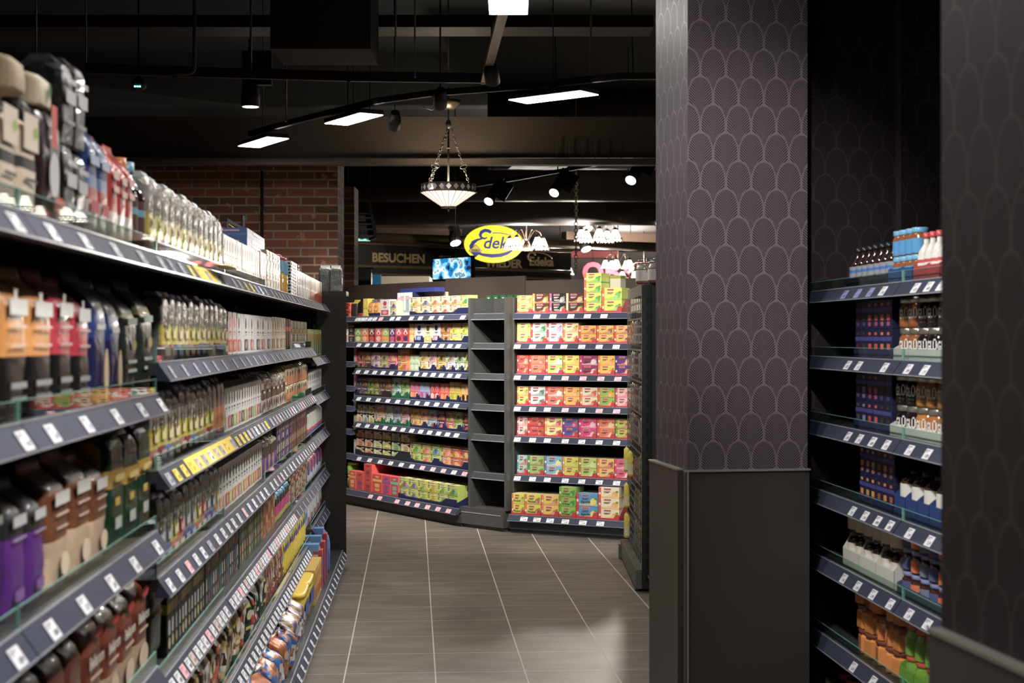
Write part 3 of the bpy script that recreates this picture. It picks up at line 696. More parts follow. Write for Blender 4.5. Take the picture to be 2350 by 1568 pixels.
def k_tub(w, d, h, main=C(244, 212, 14), lid=C(252, 206, 20), patch=C(30, 130, 130), name='cocoa_tub'):
    mb = MB(); r = [ring(w * .92, d * .92, 0, 24, 6, 0, d / 2), ring(w * .97, d * .97, h * .5, 24, 6, 0, d / 2), ring(w, d, h * .86, 24, 6, 0, d / 2)]
    for q in r: mb.v += q
    for k in range(2):
        for i in range(24): j = (i + 1) % 24; mb.f.append((k * 24 + i, k * 24 + j, (k + 1) * 24 + j, (k + 1) * 24 + i)); mb.c.append(main); mb.sm.append(True)
    mb.f.append(tuple(range(24))[::-1]); mb.c.append(main); mb.sm.append(False)
    body = mb.mesh(name, PLAST)
    mb = MB(); rr = [ring(w * 1.03, d * 1.03, h * .86, 24, 6, 0, d / 2), ring(w * 1.03, d * 1.03, h * .97, 24, 6, 0, d / 2), ring(w * .96, d * .96, h, 24, 6, 0, d / 2)]
    for q in rr: mb.v += q
    for k in range(2):
        for i in range(24): j = (i + 1) % 24; mb.f.append((k * 24 + i, k * 24 + j, (k + 1) * 24 + j, (k + 1) * 24 + i)); mb.c.append(lid); mb.sm.append(True)
    mb.f.append(tuple(48 + i for i in range(24))); mb.c.append(lid); mb.sm.append(False); mb.f.append(tuple(range(24))[::-1]); mb.c.append(lid); mb.sm.append(False)
    ld = mb.mesh('lid', PLAST)
    mb = MB(); e = .003
    mb.poly([(-w * .5 - e, d * .75, h * .48), (-w * .5 - e, d * .2, h * .48), (-w * .5 - e, d * .2, h * .72), (-w * .5 - e, d * .75, h * .72)], patch)
    mb.poly([(-w * .5 - e - .001, d * .7, h * .64), (-w * .5 - e - .001, d * .25, h * .64), (-w * .5 - e - .001, d * .25, h * .68), (-w * .5 - e - .001, d * .7, h * .68)], WHITE)
    mb.poly([(-w * .35, -e, h * .3), (w * .35, -e, h * .3), (w * .35, -e, h * .7), (-w * .35, -e, h * .7)], C(40, 60, 160))
    return [(name, body), ('lid', ld), ('label', mb.mesh('label', PAPER))]
def k_tray(w, d, h, main=RED, inner=None, lip=.25, notch=True, stripe=None, name='display_tray', text=None, tcol=WHITE):
    """shelf-ready tray: floor, low front with a dip, side walls rising to the back"""
    t_ = .0015; mb = MB(); mb.box(-w / 2, w / 2, 0, d, 0, t_, main)
    f = [(-w / 2, 0), (w / 2, 0), (w / 2, h * (lip + .17)), (w * .32, h * (lip + .17)), (w * .24, h * lip * .6), (-w * .36, h * lip * .6), (-w * .42, h * lip), (-w / 2, h * lip)] if notch else [(-w / 2, 0), (w / 2, 0), (w / 2, h * lip), (-w / 2, h * lip)]
    mb.prism(f, 1, -t_ * 0, t_, main)
    for sx in (-1, 1):
        x0 = sx * w / 2; mb.prism([(0, 0), (d, 0), (d, h), (d * .5, h * .8), (d * .12, h * (lip + .1)), (0, h * lip)], 0, min(x0, x0 - sx * t_), max(x0, x0 - sx * t_), main)
    if stripe: mb.poly([(-w / 2, -.0006, 0), (w / 2, -.0006, 0), (w / 2, -.0006, h * .05), (-w / 2, -.0006, h * .05)], stripe)
    if text: mb.text(text, (0, -.001, h * lip * .2), (1, 0, 0), (0, 0, 1), h * lip * .5, tcol, w * .8)
    return [(name, mb.mesh(name, CARD))]
KINDS = dict(tea=k_tea, mess=k_messmer, slim=k_slim, sonn=k_sonn, white=k_white, slab=k_slab, bag=k_bag, jar=k_jar, bottle=k_bottle, tub=k_tub, tray=k_tray)
_PC = {}
def proto(kind, w, d, h, opts):
    k = (kind, round(w, 3), round(d, 3), round(h, 3), repr(sorted(opts.items(), key=lambda q: q[0])))
    if k not in _PC: _PC[k] = KINDS[kind](w, d, h, **opts)
    return _PC[k]
def put(ps, M, label, cat, group=None, name=None):
    root = None
    for i, (nm, me) in enumerate(ps):
        if i == 0:
            root = link(name or nm, me, None, M); tag(root, label, cat, group)
        else: link(nm, me, root)
    return root
ORD = ['first', 'second', 'third', 'fourth', 'fifth', 'sixth', 'seventh', 'eighth', 'ninth', 'tenth', 'eleventh', 'twelfth', 'thirteenth', 'fourteenth', 'fifteenth', 'sixteenth', 'seventeenth', 'eighteenth', 'nineteenth', 'twentieth']
TIER = {1: [''], 2: ['lower ', 'upper '], 3: ['bottom ', 'middle ', 'top '], 4: ['bottom ', 'second-lowest ', 'third-lowest ', 'topmost ']}
def row(fx, z, xa, xb, kind, desc, cat, where, h, n=None, wd=None, d=None, stack=1, deep=1, y=0.025, opts=None, variants=None, jitter=.002, tray=None, gap=.0015, group=None, rot=0.0, name=None, lean=0):
    """n facings of one product between xa and xb, stacked and set in ranks behind each other"""
    opts = opts or {}; L = xb - xa
    if n is None: n = max(1, round(L / wd))
    W = L / n; d = d or W
    for i in range(n):
        o2 = dict(opts)
        if variants: o2.update(variants[i % len(variants)])
        zz = z + .0005; cx = xa + (i + .5) * W; ww = W - gap
        for s_ in range(stack):
            for r in range(deep):
                yy = y + r * (d + .003) + random.uniform(0, jitter); M = fx.M @ Matrix.Translation((cx + random.uniform(-1, 1) * gap * .3, yy, zz + s_ * (h + .0006))) @ Matrix.Rotation(random.uniform(-1, 1) * rot, 4, 'Z')
                if kind == 'bag': M = M @ Matrix.Diagonal((1, 1, random.uniform(.95, 1.03), 1))
                if lean: M = M @ Matrix.Rotation(random.uniform(-.5, 1) * lean, 4, 'X')
                o3 = dict(o2)
                if kind == 'bag': o3['seed'] = 1 + (i + s_ * 3 + r) % 3
                pos = ORD[i] + ' ' if n > 1 else ''
                rank = '' if r == 0 else ('rank two, ' if r == 1 else ('rank three, ' if r == 2 else 'rank four, '))
                dw = desc.split()
                while True:
                    lb = '%s%s%s, %s%s' % (TIER[stack][s_], pos, ' '.join(dw), rank, where)
                    if len(lb.split()) <= 16: break
                    dw.pop()
                    while dw[-1] in ('with', 'and', 'in', 'on', 'a', 'of', 'small', 'blue'): dw.pop()
                if len(lb.split()) < 4: lb += ' in view'
                put(proto(kind, ww if kind != 'jar' else W - gap, d - .001, h, o3), M, lb, cat, group or ('%s, %s' % (desc, where)), name)
def tray_at(fx, z, xa, xb, d, h, opts, label, y=0.02):
    W = xb - xa; M = fx.M @ Matrix.Translation(((xa + xb) / 2, y, z + .0003))
    return put(proto('tray', W - .0008, d, h, opts), M, label, 'tray', 'display trays on the shelves')
SHN = ['top', 'second', 'third', 'fourth', 'fifth', 'sixth', 'bottom']
# ---------------- right tea rack
T = lambda *a: a
YL, OR, GR, PK, CRM = C(238, 205, 60), C(232, 130, 50), C(140, 185, 70), C(225, 90, 130), C(242, 226, 180)
RT = [
 ([1176, 1221, 1260, 1298, 1339, 1380, 1427], [T('peach tea carton', C(244, 190, 90), OR, C(240, 120, 60), 2, .068), T('brown and orange tea carton', C(90, 50, 36), C(230, 150, 50), C(220, 150, 80), 2, .074), T('black tea carton with white lettering', C(40, 34, 38), C(215, 70, 120), C(170, 160, 165), 2, .074, 'nero'),
   T('brown and cream tea carton', C(84, 48, 36), C(235, 190, 140), C(220, 170, 110), 2, .074), T('lemon green tea carton', C(215, 226, 100), C(226, 90, 40), C(90, 170, 60), 4, .074), T('wide lime green tea carton', C(214, 228, 90), C(226, 90, 40), C(120, 190, 70), 2, .092)]),
 ([1181, 1217, 1254, 1291, 1327, 1368, 1408, 1450], [T('lemon balm tea carton', C(222, 226, 130), C(225, 190, 50), C(190, 200, 60), 2, .078), T('mint leaf tea carton', C(206, 228, 200), C(190, 60, 60), C(50, 130, 80), 2, .078), T('pale pink tea carton', C(236, 220, 226), C(200, 50, 70), C(206, 140, 190), 2, .078), T('cream and orange tea carton', C(240, 222, 170), C(226, 120, 40), C(220, 150, 60), 2, .078),
   T('orange rooibos tea carton', C(238, 170, 70), C(214, 60, 40), C(180, 70, 30), 2, .066), T('orange honey tea carton', C(240, 180, 80), C(214, 60, 40), C(150, 90, 40), 2, .066), T('orange spice tea carton', C(240, 174, 84), C(214, 60, 40), C(140, 60, 30), 2, .066)]),
 ([1176, 1213, 1251, 1291, 1329, 1371, 1411, 1450], [T('red berry tea carton', C(206, 60, 50), C(190, 30, 36), C(240, 150, 110), 2, .072), T('coral fruit tea carton', C(226, 120, 84), C(200, 50, 40), C(226, 80, 50), 2, .072), T('camomile tea carton', C(190, 206, 100), C(200, 60, 50), C(240, 236, 220), 2, .072), T('yellow fruit tea carton', C(242, 214, 100), C(220, 130, 40), C(240, 180, 60), 2, .072),
   T('magenta cream tea carton', C(150, 40, 100), C(190, 40, 90), C(240, 190, 200), 2, .072, 'Cream'), T('amber yellow tea carton', C(240, 190, 70), C(225, 120, 40), C(235, 140, 50), 2, .072), T('purple and orange tea carton', C(100, 50, 130), C(90, 40, 120), C(236, 140, 80), 2, .072)]),
 ([1174, 1212, 1251, 1292, 1330, 1371, 1411, 1449], [T('pear green tea carton', C(216, 214, 110), C(220, 130, 40), C(226, 150, 50), 2, .072), T('silver white tea carton', C(216, 216, 214), C(190, 50, 70), C(90, 120, 110), 2, .072), T('red and white tea carton', C(222, 110, 90), C(200, 40, 40), C(236, 220, 210), 2, .072), T('orange blossom tea carton', C(240, 180, 90), C(230, 120, 40), C(226, 160, 40), 2, .072),
   T('pale peach tea carton', C(240, 214, 180), C(225, 130, 50), C(214, 80, 60), 2, .072), T('green and orange tea carton', C(150, 185, 80), C(220, 90, 40), C(236, 150, 40), 2, .072), T('rose pink tea carton', C(238, 186, 186), C(210, 60, 80), C(220, 90, 100), 2, .072)]),
 ([1172, 1210, 1249, 1290, 1327, 1369, 1411, 1449], [T('pale pink spotted tea carton', C(232, 200, 196), C(200, 70, 80), C(214, 120, 120), 2, .074), T('bright red tea carton', C(206, 56, 50), C(190, 40, 40), C(150, 30, 30), 2, .074), T('cream cherry tea carton', C(240, 220, 150), C(222, 150, 60), C(200, 60, 60), 2, .074), T('violet berry tea carton', C(92, 84, 150), C(110, 60, 130), C(200, 60, 100), 2, .074),
   T('magenta fruit tea carton', C(218, 50, 120), C(200, 30, 90), C(240, 180, 190), 2, .074), T('orange red tea carton', C(228, 110, 70), C(214, 70, 50), C(240, 190, 150), 2, .074), T('apple green tea carton', C(186, 200, 80), C(120, 150, 50), C(180, 70, 60), 2, .074)]),
 ([1171, 1210, 1248, 1290, 1327, 1369, 1409, 1449], [T('teal and cream tea carton', C(170, 200, 190), C(60, 150, 170), C(190, 60, 60), 2, .073), T('herb green tea carton', C(160, 190, 110), C(90, 140, 60), C(140, 120, 60), 2, .073), T('sky blue tea carton', C(130, 180, 206), C(110, 110, 170), C(240, 226, 170), 2, .073), T('yellow fennel tea carton', C(222, 210, 90), C(230, 140, 40), C(190, 200, 60), 2, .073),
   T('lime tea carton', C(184, 208, 100), C(180, 120, 50), C(210, 220, 150), 2, .073), T('orange and cream tea carton', C(240, 190, 110), C(226, 110, 50), C(190, 60, 40), 2, .073), T('raspberry pink tea carton', C(220, 80, 120), C(214, 40, 80), C(240, 210, 215), 2, .073)]),
 ([1164, 1203, 1241, 1282, 1321, 1372, 1421], [T('yellow fennel tea carton', C(222, 208, 70), C(226, 90, 40), C(180, 190, 60), 2, .078, 'Fenchel'), T('yellow aniseed tea carton', C(226, 206, 80), C(226, 90, 40), C(170, 110, 60), 2, .078, 'Fenchel'), T('orange yellow tea carton', C(236, 196, 90), C(232, 110, 60), C(200, 130, 60), 2, .078), T('herb green tea carton', C(150, 190, 70), C(120, 160, 50), C(60, 150, 60), 3, .075, 'Kräuter'),
   T('large blue camomile tea carton', C(80, 150, 200), C(190, 60, 60), C(240, 214, 90), 2, .092, 'Kamille'), T('cream and orange tea carton', C(240, 226, 190), C(214, 70, 50), C(236, 170, 60), 3, .079)]),
]
for r, (ed, cols) in enumerate(RT):
    y0 = .022 if r < 6 else -.07; z = TLZ[r + 1] if r < 6 else BZ
    for c, sp in enumerate(cols):
        xa, xb = RF.x_at(ed[c], y0), RF.x_at(ed[c + 1], y0); xa = max(xa, .057); xb = min(xb, RL - .004)
        desc, main, st, bl, stk, hh = sp[:6]; word = sp[6] if len(sp) > 6 else ''
        dark = sum(main) < .35
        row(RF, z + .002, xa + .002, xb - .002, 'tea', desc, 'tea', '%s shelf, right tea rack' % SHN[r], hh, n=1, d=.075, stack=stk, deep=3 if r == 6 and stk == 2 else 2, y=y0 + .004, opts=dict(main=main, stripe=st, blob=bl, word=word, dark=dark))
        tray_at(RF, z, xa + .0004, xb - .0004, .16, hh * 1.35, dict(main=RED, lip=.22), 'red display tray under the %s, %s shelf, right tea rack' % (' '.join(desc.split()[:3]), SHN[r]), y0)
# big cartons standing behind the green stack on the top shelf
for u0, u1, zz, hh, nm in ((1386, 1424, 1.86, .10, 'upper'), (1432, 1470, 1.675, .15, 'lower')):
    xa, xb = RF.x_at(u0, .2), RF.x_at(u1, .2); mb = MB().box(0, xb - xa, 0, .1, 0, hh, C(206, 198, 180), top=C(150, 150, 60)); mb.box(-.0008, xb - xa + .0008, -.001, .1, hh * .78, hh + .001, C(150, 152, 60)); mb.box(-.001, .02, -.0015, .1, 0, hh * .6, C(170, 50, 40))
    if nm == 'upper':
        m2 = MB().box(0, xb - xa, 0, .1, 0, zz - 1.6755, C(206, 198, 180))
        tag(build('shipping_carton', m2, CARD, None, RF.M @ Matrix.Translation((xa, .2, 1.6755))), 'plain cream carton under the olive-topped one, top shelf, right tea rack', 'carton')
        zz += .0005
    tag(build('shipping_carton', mb, CARD, None, RF.M @ Matrix.Translation((xa, .2, zz))), 'cream carton with olive lid, %s one, behind the green tea stacks' % nm, 'carton')
# ---------------- left tea rack
def crow(u0, u1, kind, desc, h, n, stack, z, shelf_i, opts, d=.07, deep=1, y=.03, tray=None, variants=None, cat='tea'):
    xa, xb = CF.x_at(u0, y), CF.x_at(u1, y)
    wh = '%s shelf, left tea rack' % SHN[shelf_i]
    if kind == 'jar': opts = dict(opts, face=270)
    row(CF, z + (.002 if tray else 0), xa, xb, kind, desc, cat, wh, h, n=n, stack=stack, d=d, deep=deep, y=y, opts=opts, variants=variants)
    if tray: tray_at(CF, z, xa - .001, xb + .001, d * deep + .02, h * stack * .75, dict(main=tray[0], lip=.3, notch=True, name='display_tray'), '%s display tray under the %s, %s' % (tray[1], ' '.join(desc.split()[:3]), wh), y - .008)
OB = C(246, 214, 160)
z = TLZ[1]
crow(790, 803, 'slab', 'orange red carton with dark marks', .065, 1, 2, z, 0, dict(main=C(220, 80, 50), band=C(60, 20, 20), c2=C(60, 20, 20)))
crow(804, 818, 'bag', 'black pouch with yellow top', .15, 1, 1, z, 0, dict(bands=((0, C(60, 50, 46)), (.8, C(214, 190, 40))), name='tea_pouch'), cat='pouch')
crow(819, 832, 'bag', 'black pouch with red foot', .165, 1, 1, z, 0, dict(bands=((0, C(180, 40, 40)), (.22, C(30, 26, 26))), name='tea_pouch'), cat='pouch')
crow(833, 843, 'slim', 'bright yellow carton', .16, 1, 1, z, 0, dict(main=C(226, 200, 40), blob=C(236, 220, 120), sec=C(240, 230, 140)))
crow(844, 871, 'bag', 'orange pumpkin patterned pouch', .155, 2, 1, z, 0, dict(bands=((0, NAVY), (.2, C(222, 150, 80)), (.75, C(120, 112, 110))), name='tea_pouch', logo=(('e', 0, .5, .36, .2, C(234, 170, 90)), ('e', -.14, .56, .07, .05, C(70, 40, 30)), ('e', .14, .56, .07, .05, C(70, 40, 30)))), cat='pouch')
crow(872, 894, 'white', 'white carton with red triangle top', .145, 1, 1, z, 0, dict(c1=RED, c2=RED))
crow(895, 909, 'mess', 'cream and blue carton', .065, 1, 2, z, 0, dict(main=C(240, 210, 160), blob=C(70, 70, 150)))
xa, xb = CF.x_at(912, .1), CF.x_at(990, .1); W = xb - xa
mb = MB().box(0, W * .45, 0, .12, 0, .2, NAVY, front=C(226, 232, 234)); mb.box(0, W, .03, .13, .2, .235, C(34, 50, 130)); mb.box(W * .1, W * .35, -.001, 0, .03, .17, C(150, 176, 176)); mb.box(W * .2, W * .25, -.002, 0, .05, .19, WHITE)
mb.box(0, W * .45, -.0015, 0, .14, .16, C(230, 170, 180))
tag(build('promotion_carton', mb, CARD, None, CF.M @ Matrix.Translation((xa, .1, z + .001))), 'large blue promotion carton with a glass picture, top of left tea rack', 'carton')
xa, xb = CF.x_at(945, .26), CF.x_at(1022, .26)
mb = MB().prism([(0, 0), (xb - xa, 0), (xb - xa, .2), (W * .4, .205), (0, .15)], 1, 0, .03, C(196, 176, 156))
tag(build('carton_flap', mb, CARD, None, CF.M @ Matrix.Translation((xa, .26, z + .001))), 'plain beige open carton behind the orange tea boxes, left tea rack', 'carton')
V = lambda *cs: [dict(main=a, blob=b) for a, b in cs]
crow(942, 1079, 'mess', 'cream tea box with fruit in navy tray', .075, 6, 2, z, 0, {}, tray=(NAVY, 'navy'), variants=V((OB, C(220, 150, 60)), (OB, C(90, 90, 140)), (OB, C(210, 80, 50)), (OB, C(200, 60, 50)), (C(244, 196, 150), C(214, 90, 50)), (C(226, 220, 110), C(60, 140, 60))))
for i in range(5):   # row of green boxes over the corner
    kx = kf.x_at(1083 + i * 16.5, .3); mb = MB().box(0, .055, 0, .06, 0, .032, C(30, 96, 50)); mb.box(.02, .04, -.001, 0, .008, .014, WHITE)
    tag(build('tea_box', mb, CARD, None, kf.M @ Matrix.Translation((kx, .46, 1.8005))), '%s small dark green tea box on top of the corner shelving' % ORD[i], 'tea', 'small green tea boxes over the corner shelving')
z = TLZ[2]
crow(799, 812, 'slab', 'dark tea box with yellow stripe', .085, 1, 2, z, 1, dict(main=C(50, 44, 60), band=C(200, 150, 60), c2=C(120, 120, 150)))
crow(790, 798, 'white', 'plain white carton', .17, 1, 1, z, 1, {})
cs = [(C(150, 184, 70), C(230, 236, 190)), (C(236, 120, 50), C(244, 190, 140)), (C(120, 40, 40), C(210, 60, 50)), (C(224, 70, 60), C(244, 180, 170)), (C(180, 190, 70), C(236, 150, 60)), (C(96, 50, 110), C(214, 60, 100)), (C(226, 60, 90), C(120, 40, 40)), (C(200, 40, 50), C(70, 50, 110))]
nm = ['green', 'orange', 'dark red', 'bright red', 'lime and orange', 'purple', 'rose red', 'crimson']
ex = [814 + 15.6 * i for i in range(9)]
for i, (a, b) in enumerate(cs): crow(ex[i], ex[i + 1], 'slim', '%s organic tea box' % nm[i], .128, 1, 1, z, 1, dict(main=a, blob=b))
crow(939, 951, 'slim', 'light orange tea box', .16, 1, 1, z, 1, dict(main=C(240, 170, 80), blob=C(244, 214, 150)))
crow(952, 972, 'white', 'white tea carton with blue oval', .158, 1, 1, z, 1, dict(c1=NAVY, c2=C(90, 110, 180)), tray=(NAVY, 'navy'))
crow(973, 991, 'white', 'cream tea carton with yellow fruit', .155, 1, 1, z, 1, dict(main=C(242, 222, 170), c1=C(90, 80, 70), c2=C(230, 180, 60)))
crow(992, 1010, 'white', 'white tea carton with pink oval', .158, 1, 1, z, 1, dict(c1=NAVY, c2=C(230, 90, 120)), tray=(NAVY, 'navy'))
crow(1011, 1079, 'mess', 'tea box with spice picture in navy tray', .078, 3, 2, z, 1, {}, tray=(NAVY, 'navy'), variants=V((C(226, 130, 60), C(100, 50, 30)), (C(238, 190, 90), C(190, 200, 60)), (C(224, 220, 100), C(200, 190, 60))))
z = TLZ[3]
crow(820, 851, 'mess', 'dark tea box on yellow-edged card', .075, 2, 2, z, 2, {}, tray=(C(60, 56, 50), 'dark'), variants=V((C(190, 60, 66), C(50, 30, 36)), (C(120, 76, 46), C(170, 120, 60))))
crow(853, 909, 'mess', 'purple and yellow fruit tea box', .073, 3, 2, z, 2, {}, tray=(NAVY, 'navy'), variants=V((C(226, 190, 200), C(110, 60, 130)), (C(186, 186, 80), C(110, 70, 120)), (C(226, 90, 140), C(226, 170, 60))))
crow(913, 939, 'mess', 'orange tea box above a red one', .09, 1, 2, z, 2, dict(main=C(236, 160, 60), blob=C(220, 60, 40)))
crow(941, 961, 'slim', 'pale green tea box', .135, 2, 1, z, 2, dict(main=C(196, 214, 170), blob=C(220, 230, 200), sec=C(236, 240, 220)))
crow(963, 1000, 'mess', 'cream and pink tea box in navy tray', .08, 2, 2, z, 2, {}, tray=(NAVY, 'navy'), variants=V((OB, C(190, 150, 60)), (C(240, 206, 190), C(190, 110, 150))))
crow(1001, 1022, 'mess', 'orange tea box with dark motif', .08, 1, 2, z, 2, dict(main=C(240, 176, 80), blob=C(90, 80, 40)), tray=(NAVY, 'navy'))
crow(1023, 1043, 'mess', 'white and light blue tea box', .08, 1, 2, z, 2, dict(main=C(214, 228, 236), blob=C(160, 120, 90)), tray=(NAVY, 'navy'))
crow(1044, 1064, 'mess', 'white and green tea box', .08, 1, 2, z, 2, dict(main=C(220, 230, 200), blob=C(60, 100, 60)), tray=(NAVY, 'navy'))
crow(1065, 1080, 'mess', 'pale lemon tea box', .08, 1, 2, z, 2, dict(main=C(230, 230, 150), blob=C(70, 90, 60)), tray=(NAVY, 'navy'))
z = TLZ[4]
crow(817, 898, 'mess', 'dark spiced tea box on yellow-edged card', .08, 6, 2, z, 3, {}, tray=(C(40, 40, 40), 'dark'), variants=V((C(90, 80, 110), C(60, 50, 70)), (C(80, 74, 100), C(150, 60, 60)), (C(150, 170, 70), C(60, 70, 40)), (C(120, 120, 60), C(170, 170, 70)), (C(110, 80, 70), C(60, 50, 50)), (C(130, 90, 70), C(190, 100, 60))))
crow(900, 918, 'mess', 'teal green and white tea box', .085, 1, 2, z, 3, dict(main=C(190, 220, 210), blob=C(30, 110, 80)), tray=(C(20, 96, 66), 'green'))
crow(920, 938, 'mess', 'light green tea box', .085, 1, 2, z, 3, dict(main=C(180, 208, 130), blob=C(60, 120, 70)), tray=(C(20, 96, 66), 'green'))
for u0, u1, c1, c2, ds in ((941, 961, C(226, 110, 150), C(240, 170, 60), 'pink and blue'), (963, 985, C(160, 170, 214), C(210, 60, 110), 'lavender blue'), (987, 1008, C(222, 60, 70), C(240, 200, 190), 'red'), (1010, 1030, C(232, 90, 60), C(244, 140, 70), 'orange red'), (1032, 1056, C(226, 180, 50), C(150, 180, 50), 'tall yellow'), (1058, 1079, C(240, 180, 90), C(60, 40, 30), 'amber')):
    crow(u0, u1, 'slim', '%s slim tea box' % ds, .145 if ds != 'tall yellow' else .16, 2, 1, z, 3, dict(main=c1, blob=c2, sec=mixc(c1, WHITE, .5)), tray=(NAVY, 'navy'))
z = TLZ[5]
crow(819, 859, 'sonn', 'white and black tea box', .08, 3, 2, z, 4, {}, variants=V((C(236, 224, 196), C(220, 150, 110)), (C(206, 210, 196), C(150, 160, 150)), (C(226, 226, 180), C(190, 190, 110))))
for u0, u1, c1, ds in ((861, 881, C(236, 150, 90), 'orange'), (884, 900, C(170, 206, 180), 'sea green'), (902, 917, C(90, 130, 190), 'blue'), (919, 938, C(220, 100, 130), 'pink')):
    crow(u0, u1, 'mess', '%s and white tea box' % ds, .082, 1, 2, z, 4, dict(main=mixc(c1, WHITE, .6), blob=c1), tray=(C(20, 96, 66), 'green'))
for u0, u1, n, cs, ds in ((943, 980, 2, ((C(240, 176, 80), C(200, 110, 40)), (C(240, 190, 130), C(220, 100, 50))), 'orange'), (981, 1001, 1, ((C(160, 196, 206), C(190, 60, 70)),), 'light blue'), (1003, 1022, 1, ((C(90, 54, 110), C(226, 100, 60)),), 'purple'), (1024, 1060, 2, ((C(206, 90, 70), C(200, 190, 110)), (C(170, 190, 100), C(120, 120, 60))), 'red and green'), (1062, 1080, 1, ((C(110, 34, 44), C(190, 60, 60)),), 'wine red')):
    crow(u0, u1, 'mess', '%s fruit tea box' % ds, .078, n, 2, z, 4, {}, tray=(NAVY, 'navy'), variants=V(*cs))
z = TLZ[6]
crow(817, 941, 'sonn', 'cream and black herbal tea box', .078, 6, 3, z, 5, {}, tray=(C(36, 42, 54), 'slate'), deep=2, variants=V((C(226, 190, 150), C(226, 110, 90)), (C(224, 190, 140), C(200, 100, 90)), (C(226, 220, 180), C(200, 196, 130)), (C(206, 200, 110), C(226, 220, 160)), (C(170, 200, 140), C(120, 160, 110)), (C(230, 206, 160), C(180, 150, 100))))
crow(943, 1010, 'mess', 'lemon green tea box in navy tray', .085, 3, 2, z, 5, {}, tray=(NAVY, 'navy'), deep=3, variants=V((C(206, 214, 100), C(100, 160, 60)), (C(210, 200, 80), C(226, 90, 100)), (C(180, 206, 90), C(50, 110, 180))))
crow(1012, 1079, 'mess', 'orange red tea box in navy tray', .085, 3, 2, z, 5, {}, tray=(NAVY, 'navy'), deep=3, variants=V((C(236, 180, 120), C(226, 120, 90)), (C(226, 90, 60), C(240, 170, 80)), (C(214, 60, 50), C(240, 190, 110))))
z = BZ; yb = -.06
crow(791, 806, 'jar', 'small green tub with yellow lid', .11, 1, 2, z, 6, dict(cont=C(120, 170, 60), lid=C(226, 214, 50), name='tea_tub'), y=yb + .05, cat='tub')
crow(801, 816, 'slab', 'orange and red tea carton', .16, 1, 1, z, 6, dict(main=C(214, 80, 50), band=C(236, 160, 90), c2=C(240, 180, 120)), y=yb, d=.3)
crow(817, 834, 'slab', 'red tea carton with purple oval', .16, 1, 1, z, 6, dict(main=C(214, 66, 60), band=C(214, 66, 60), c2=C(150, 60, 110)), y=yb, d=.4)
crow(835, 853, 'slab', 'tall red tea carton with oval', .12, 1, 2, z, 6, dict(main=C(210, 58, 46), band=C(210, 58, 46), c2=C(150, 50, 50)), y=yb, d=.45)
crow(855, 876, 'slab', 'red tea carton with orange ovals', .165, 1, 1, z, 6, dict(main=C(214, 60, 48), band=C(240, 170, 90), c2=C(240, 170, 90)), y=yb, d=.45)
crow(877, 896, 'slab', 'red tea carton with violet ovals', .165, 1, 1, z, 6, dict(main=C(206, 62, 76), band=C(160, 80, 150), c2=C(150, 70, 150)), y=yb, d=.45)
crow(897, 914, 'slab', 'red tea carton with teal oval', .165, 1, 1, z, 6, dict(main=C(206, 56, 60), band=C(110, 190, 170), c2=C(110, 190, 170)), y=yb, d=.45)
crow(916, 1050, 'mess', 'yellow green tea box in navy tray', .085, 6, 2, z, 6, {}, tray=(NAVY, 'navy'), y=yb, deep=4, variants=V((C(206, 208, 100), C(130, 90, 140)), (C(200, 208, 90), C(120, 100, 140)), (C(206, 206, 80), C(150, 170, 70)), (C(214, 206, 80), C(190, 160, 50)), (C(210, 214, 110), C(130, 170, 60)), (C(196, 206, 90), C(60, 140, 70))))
# far narrow bay
for zz, cs, ds in ((1.27, (C(200, 60, 60), C(230, 120, 60), C(40, 150, 120)), 'striped'), (1.05, (C(200, 50, 90), C(190, 40, 60), C(220, 120, 130)), 'pink'), (.87, (C(60, 90, 70), C(190, 70, 60), C(150, 170, 180)), 'green and red'), (.66, (C(200, 160, 60), C(90, 50, 40), C(180, 150, 60)), 'brown and yellow'), (.44, (C(220, 200, 160), C(226, 180, 90), C(180, 210, 200)), 'cream')):
    row(CF, zz, max(.02, CF.x_at(789, .03)), CF.x_at(812, .03), 'slim', '%s tea carton' % ds, 'tea', 'far narrow bay left of left tea rack', .13, n=3, d=.07, y=.03, variants=[dict(main=c, blob=mixc(c, WHITE, .5), sec=WHITE) for c in cs])

# ---------------- jam rack
def jrow(u0, u1, kind, desc, h, n, stack, lv, opts, cat='jar', d=None, deep=1, y=.03, variants=None, tray=None, rot=0.0, zoff=0.0):
    if kind in ('jar', 'bottle'): opts = dict(opts, face=314)
    a, b = JF.x_at(u0, y), JF.x_at(u1, y); xa, xb = min(a, b), max(a, b); z = (JZ[lv] if lv in JZ else .115) + zoff
    row(JF, z + (.002 if tray else 0), xa, xb, kind, desc, cat, '%s shelf, jam rack' % SHN[lv - 1], h, n=n, d=d, stack=stack, deep=deep, y=y, opts=opts, variants=variants, rot=rot)
    if tray:
        nt = tray[2] if len(tray) > 2 else 1; W = (xb - xa) / nt; dd = (d or (xb - xa) / n) * deep + .015
        for i in range(nt):
            tray_at(JF, z, xa + i * W + .0006, xa + (i + 1) * W - .0006, dd, h * stack * tray[3] if len(tray) > 3 else h * .9, dict(main=tray[0], lip=tray[4] if len(tray) > 4 else .35, notch=False, stripe=tray[5] if len(tray) > 5 else None), '%s %s tray under the %s, %s shelf, jam rack' % (ORD[i], tray[1], ' '.join(desc.split()[:3]), SHN[lv - 1]), y - .006)
jrow(1944, 2040, 'bottle', 'dark syrup bottle with grey label and black cap', .145, 7, 1, 1, dict(cont=C(50, 34, 32), cap=C(30, 32, 36), label=C(150, 152, 160), l2=C(40, 110, 190)), cat='bottle', tray=(C(34, 38, 50), 'navy', 3, .5, .5, C(230, 220, 30)))
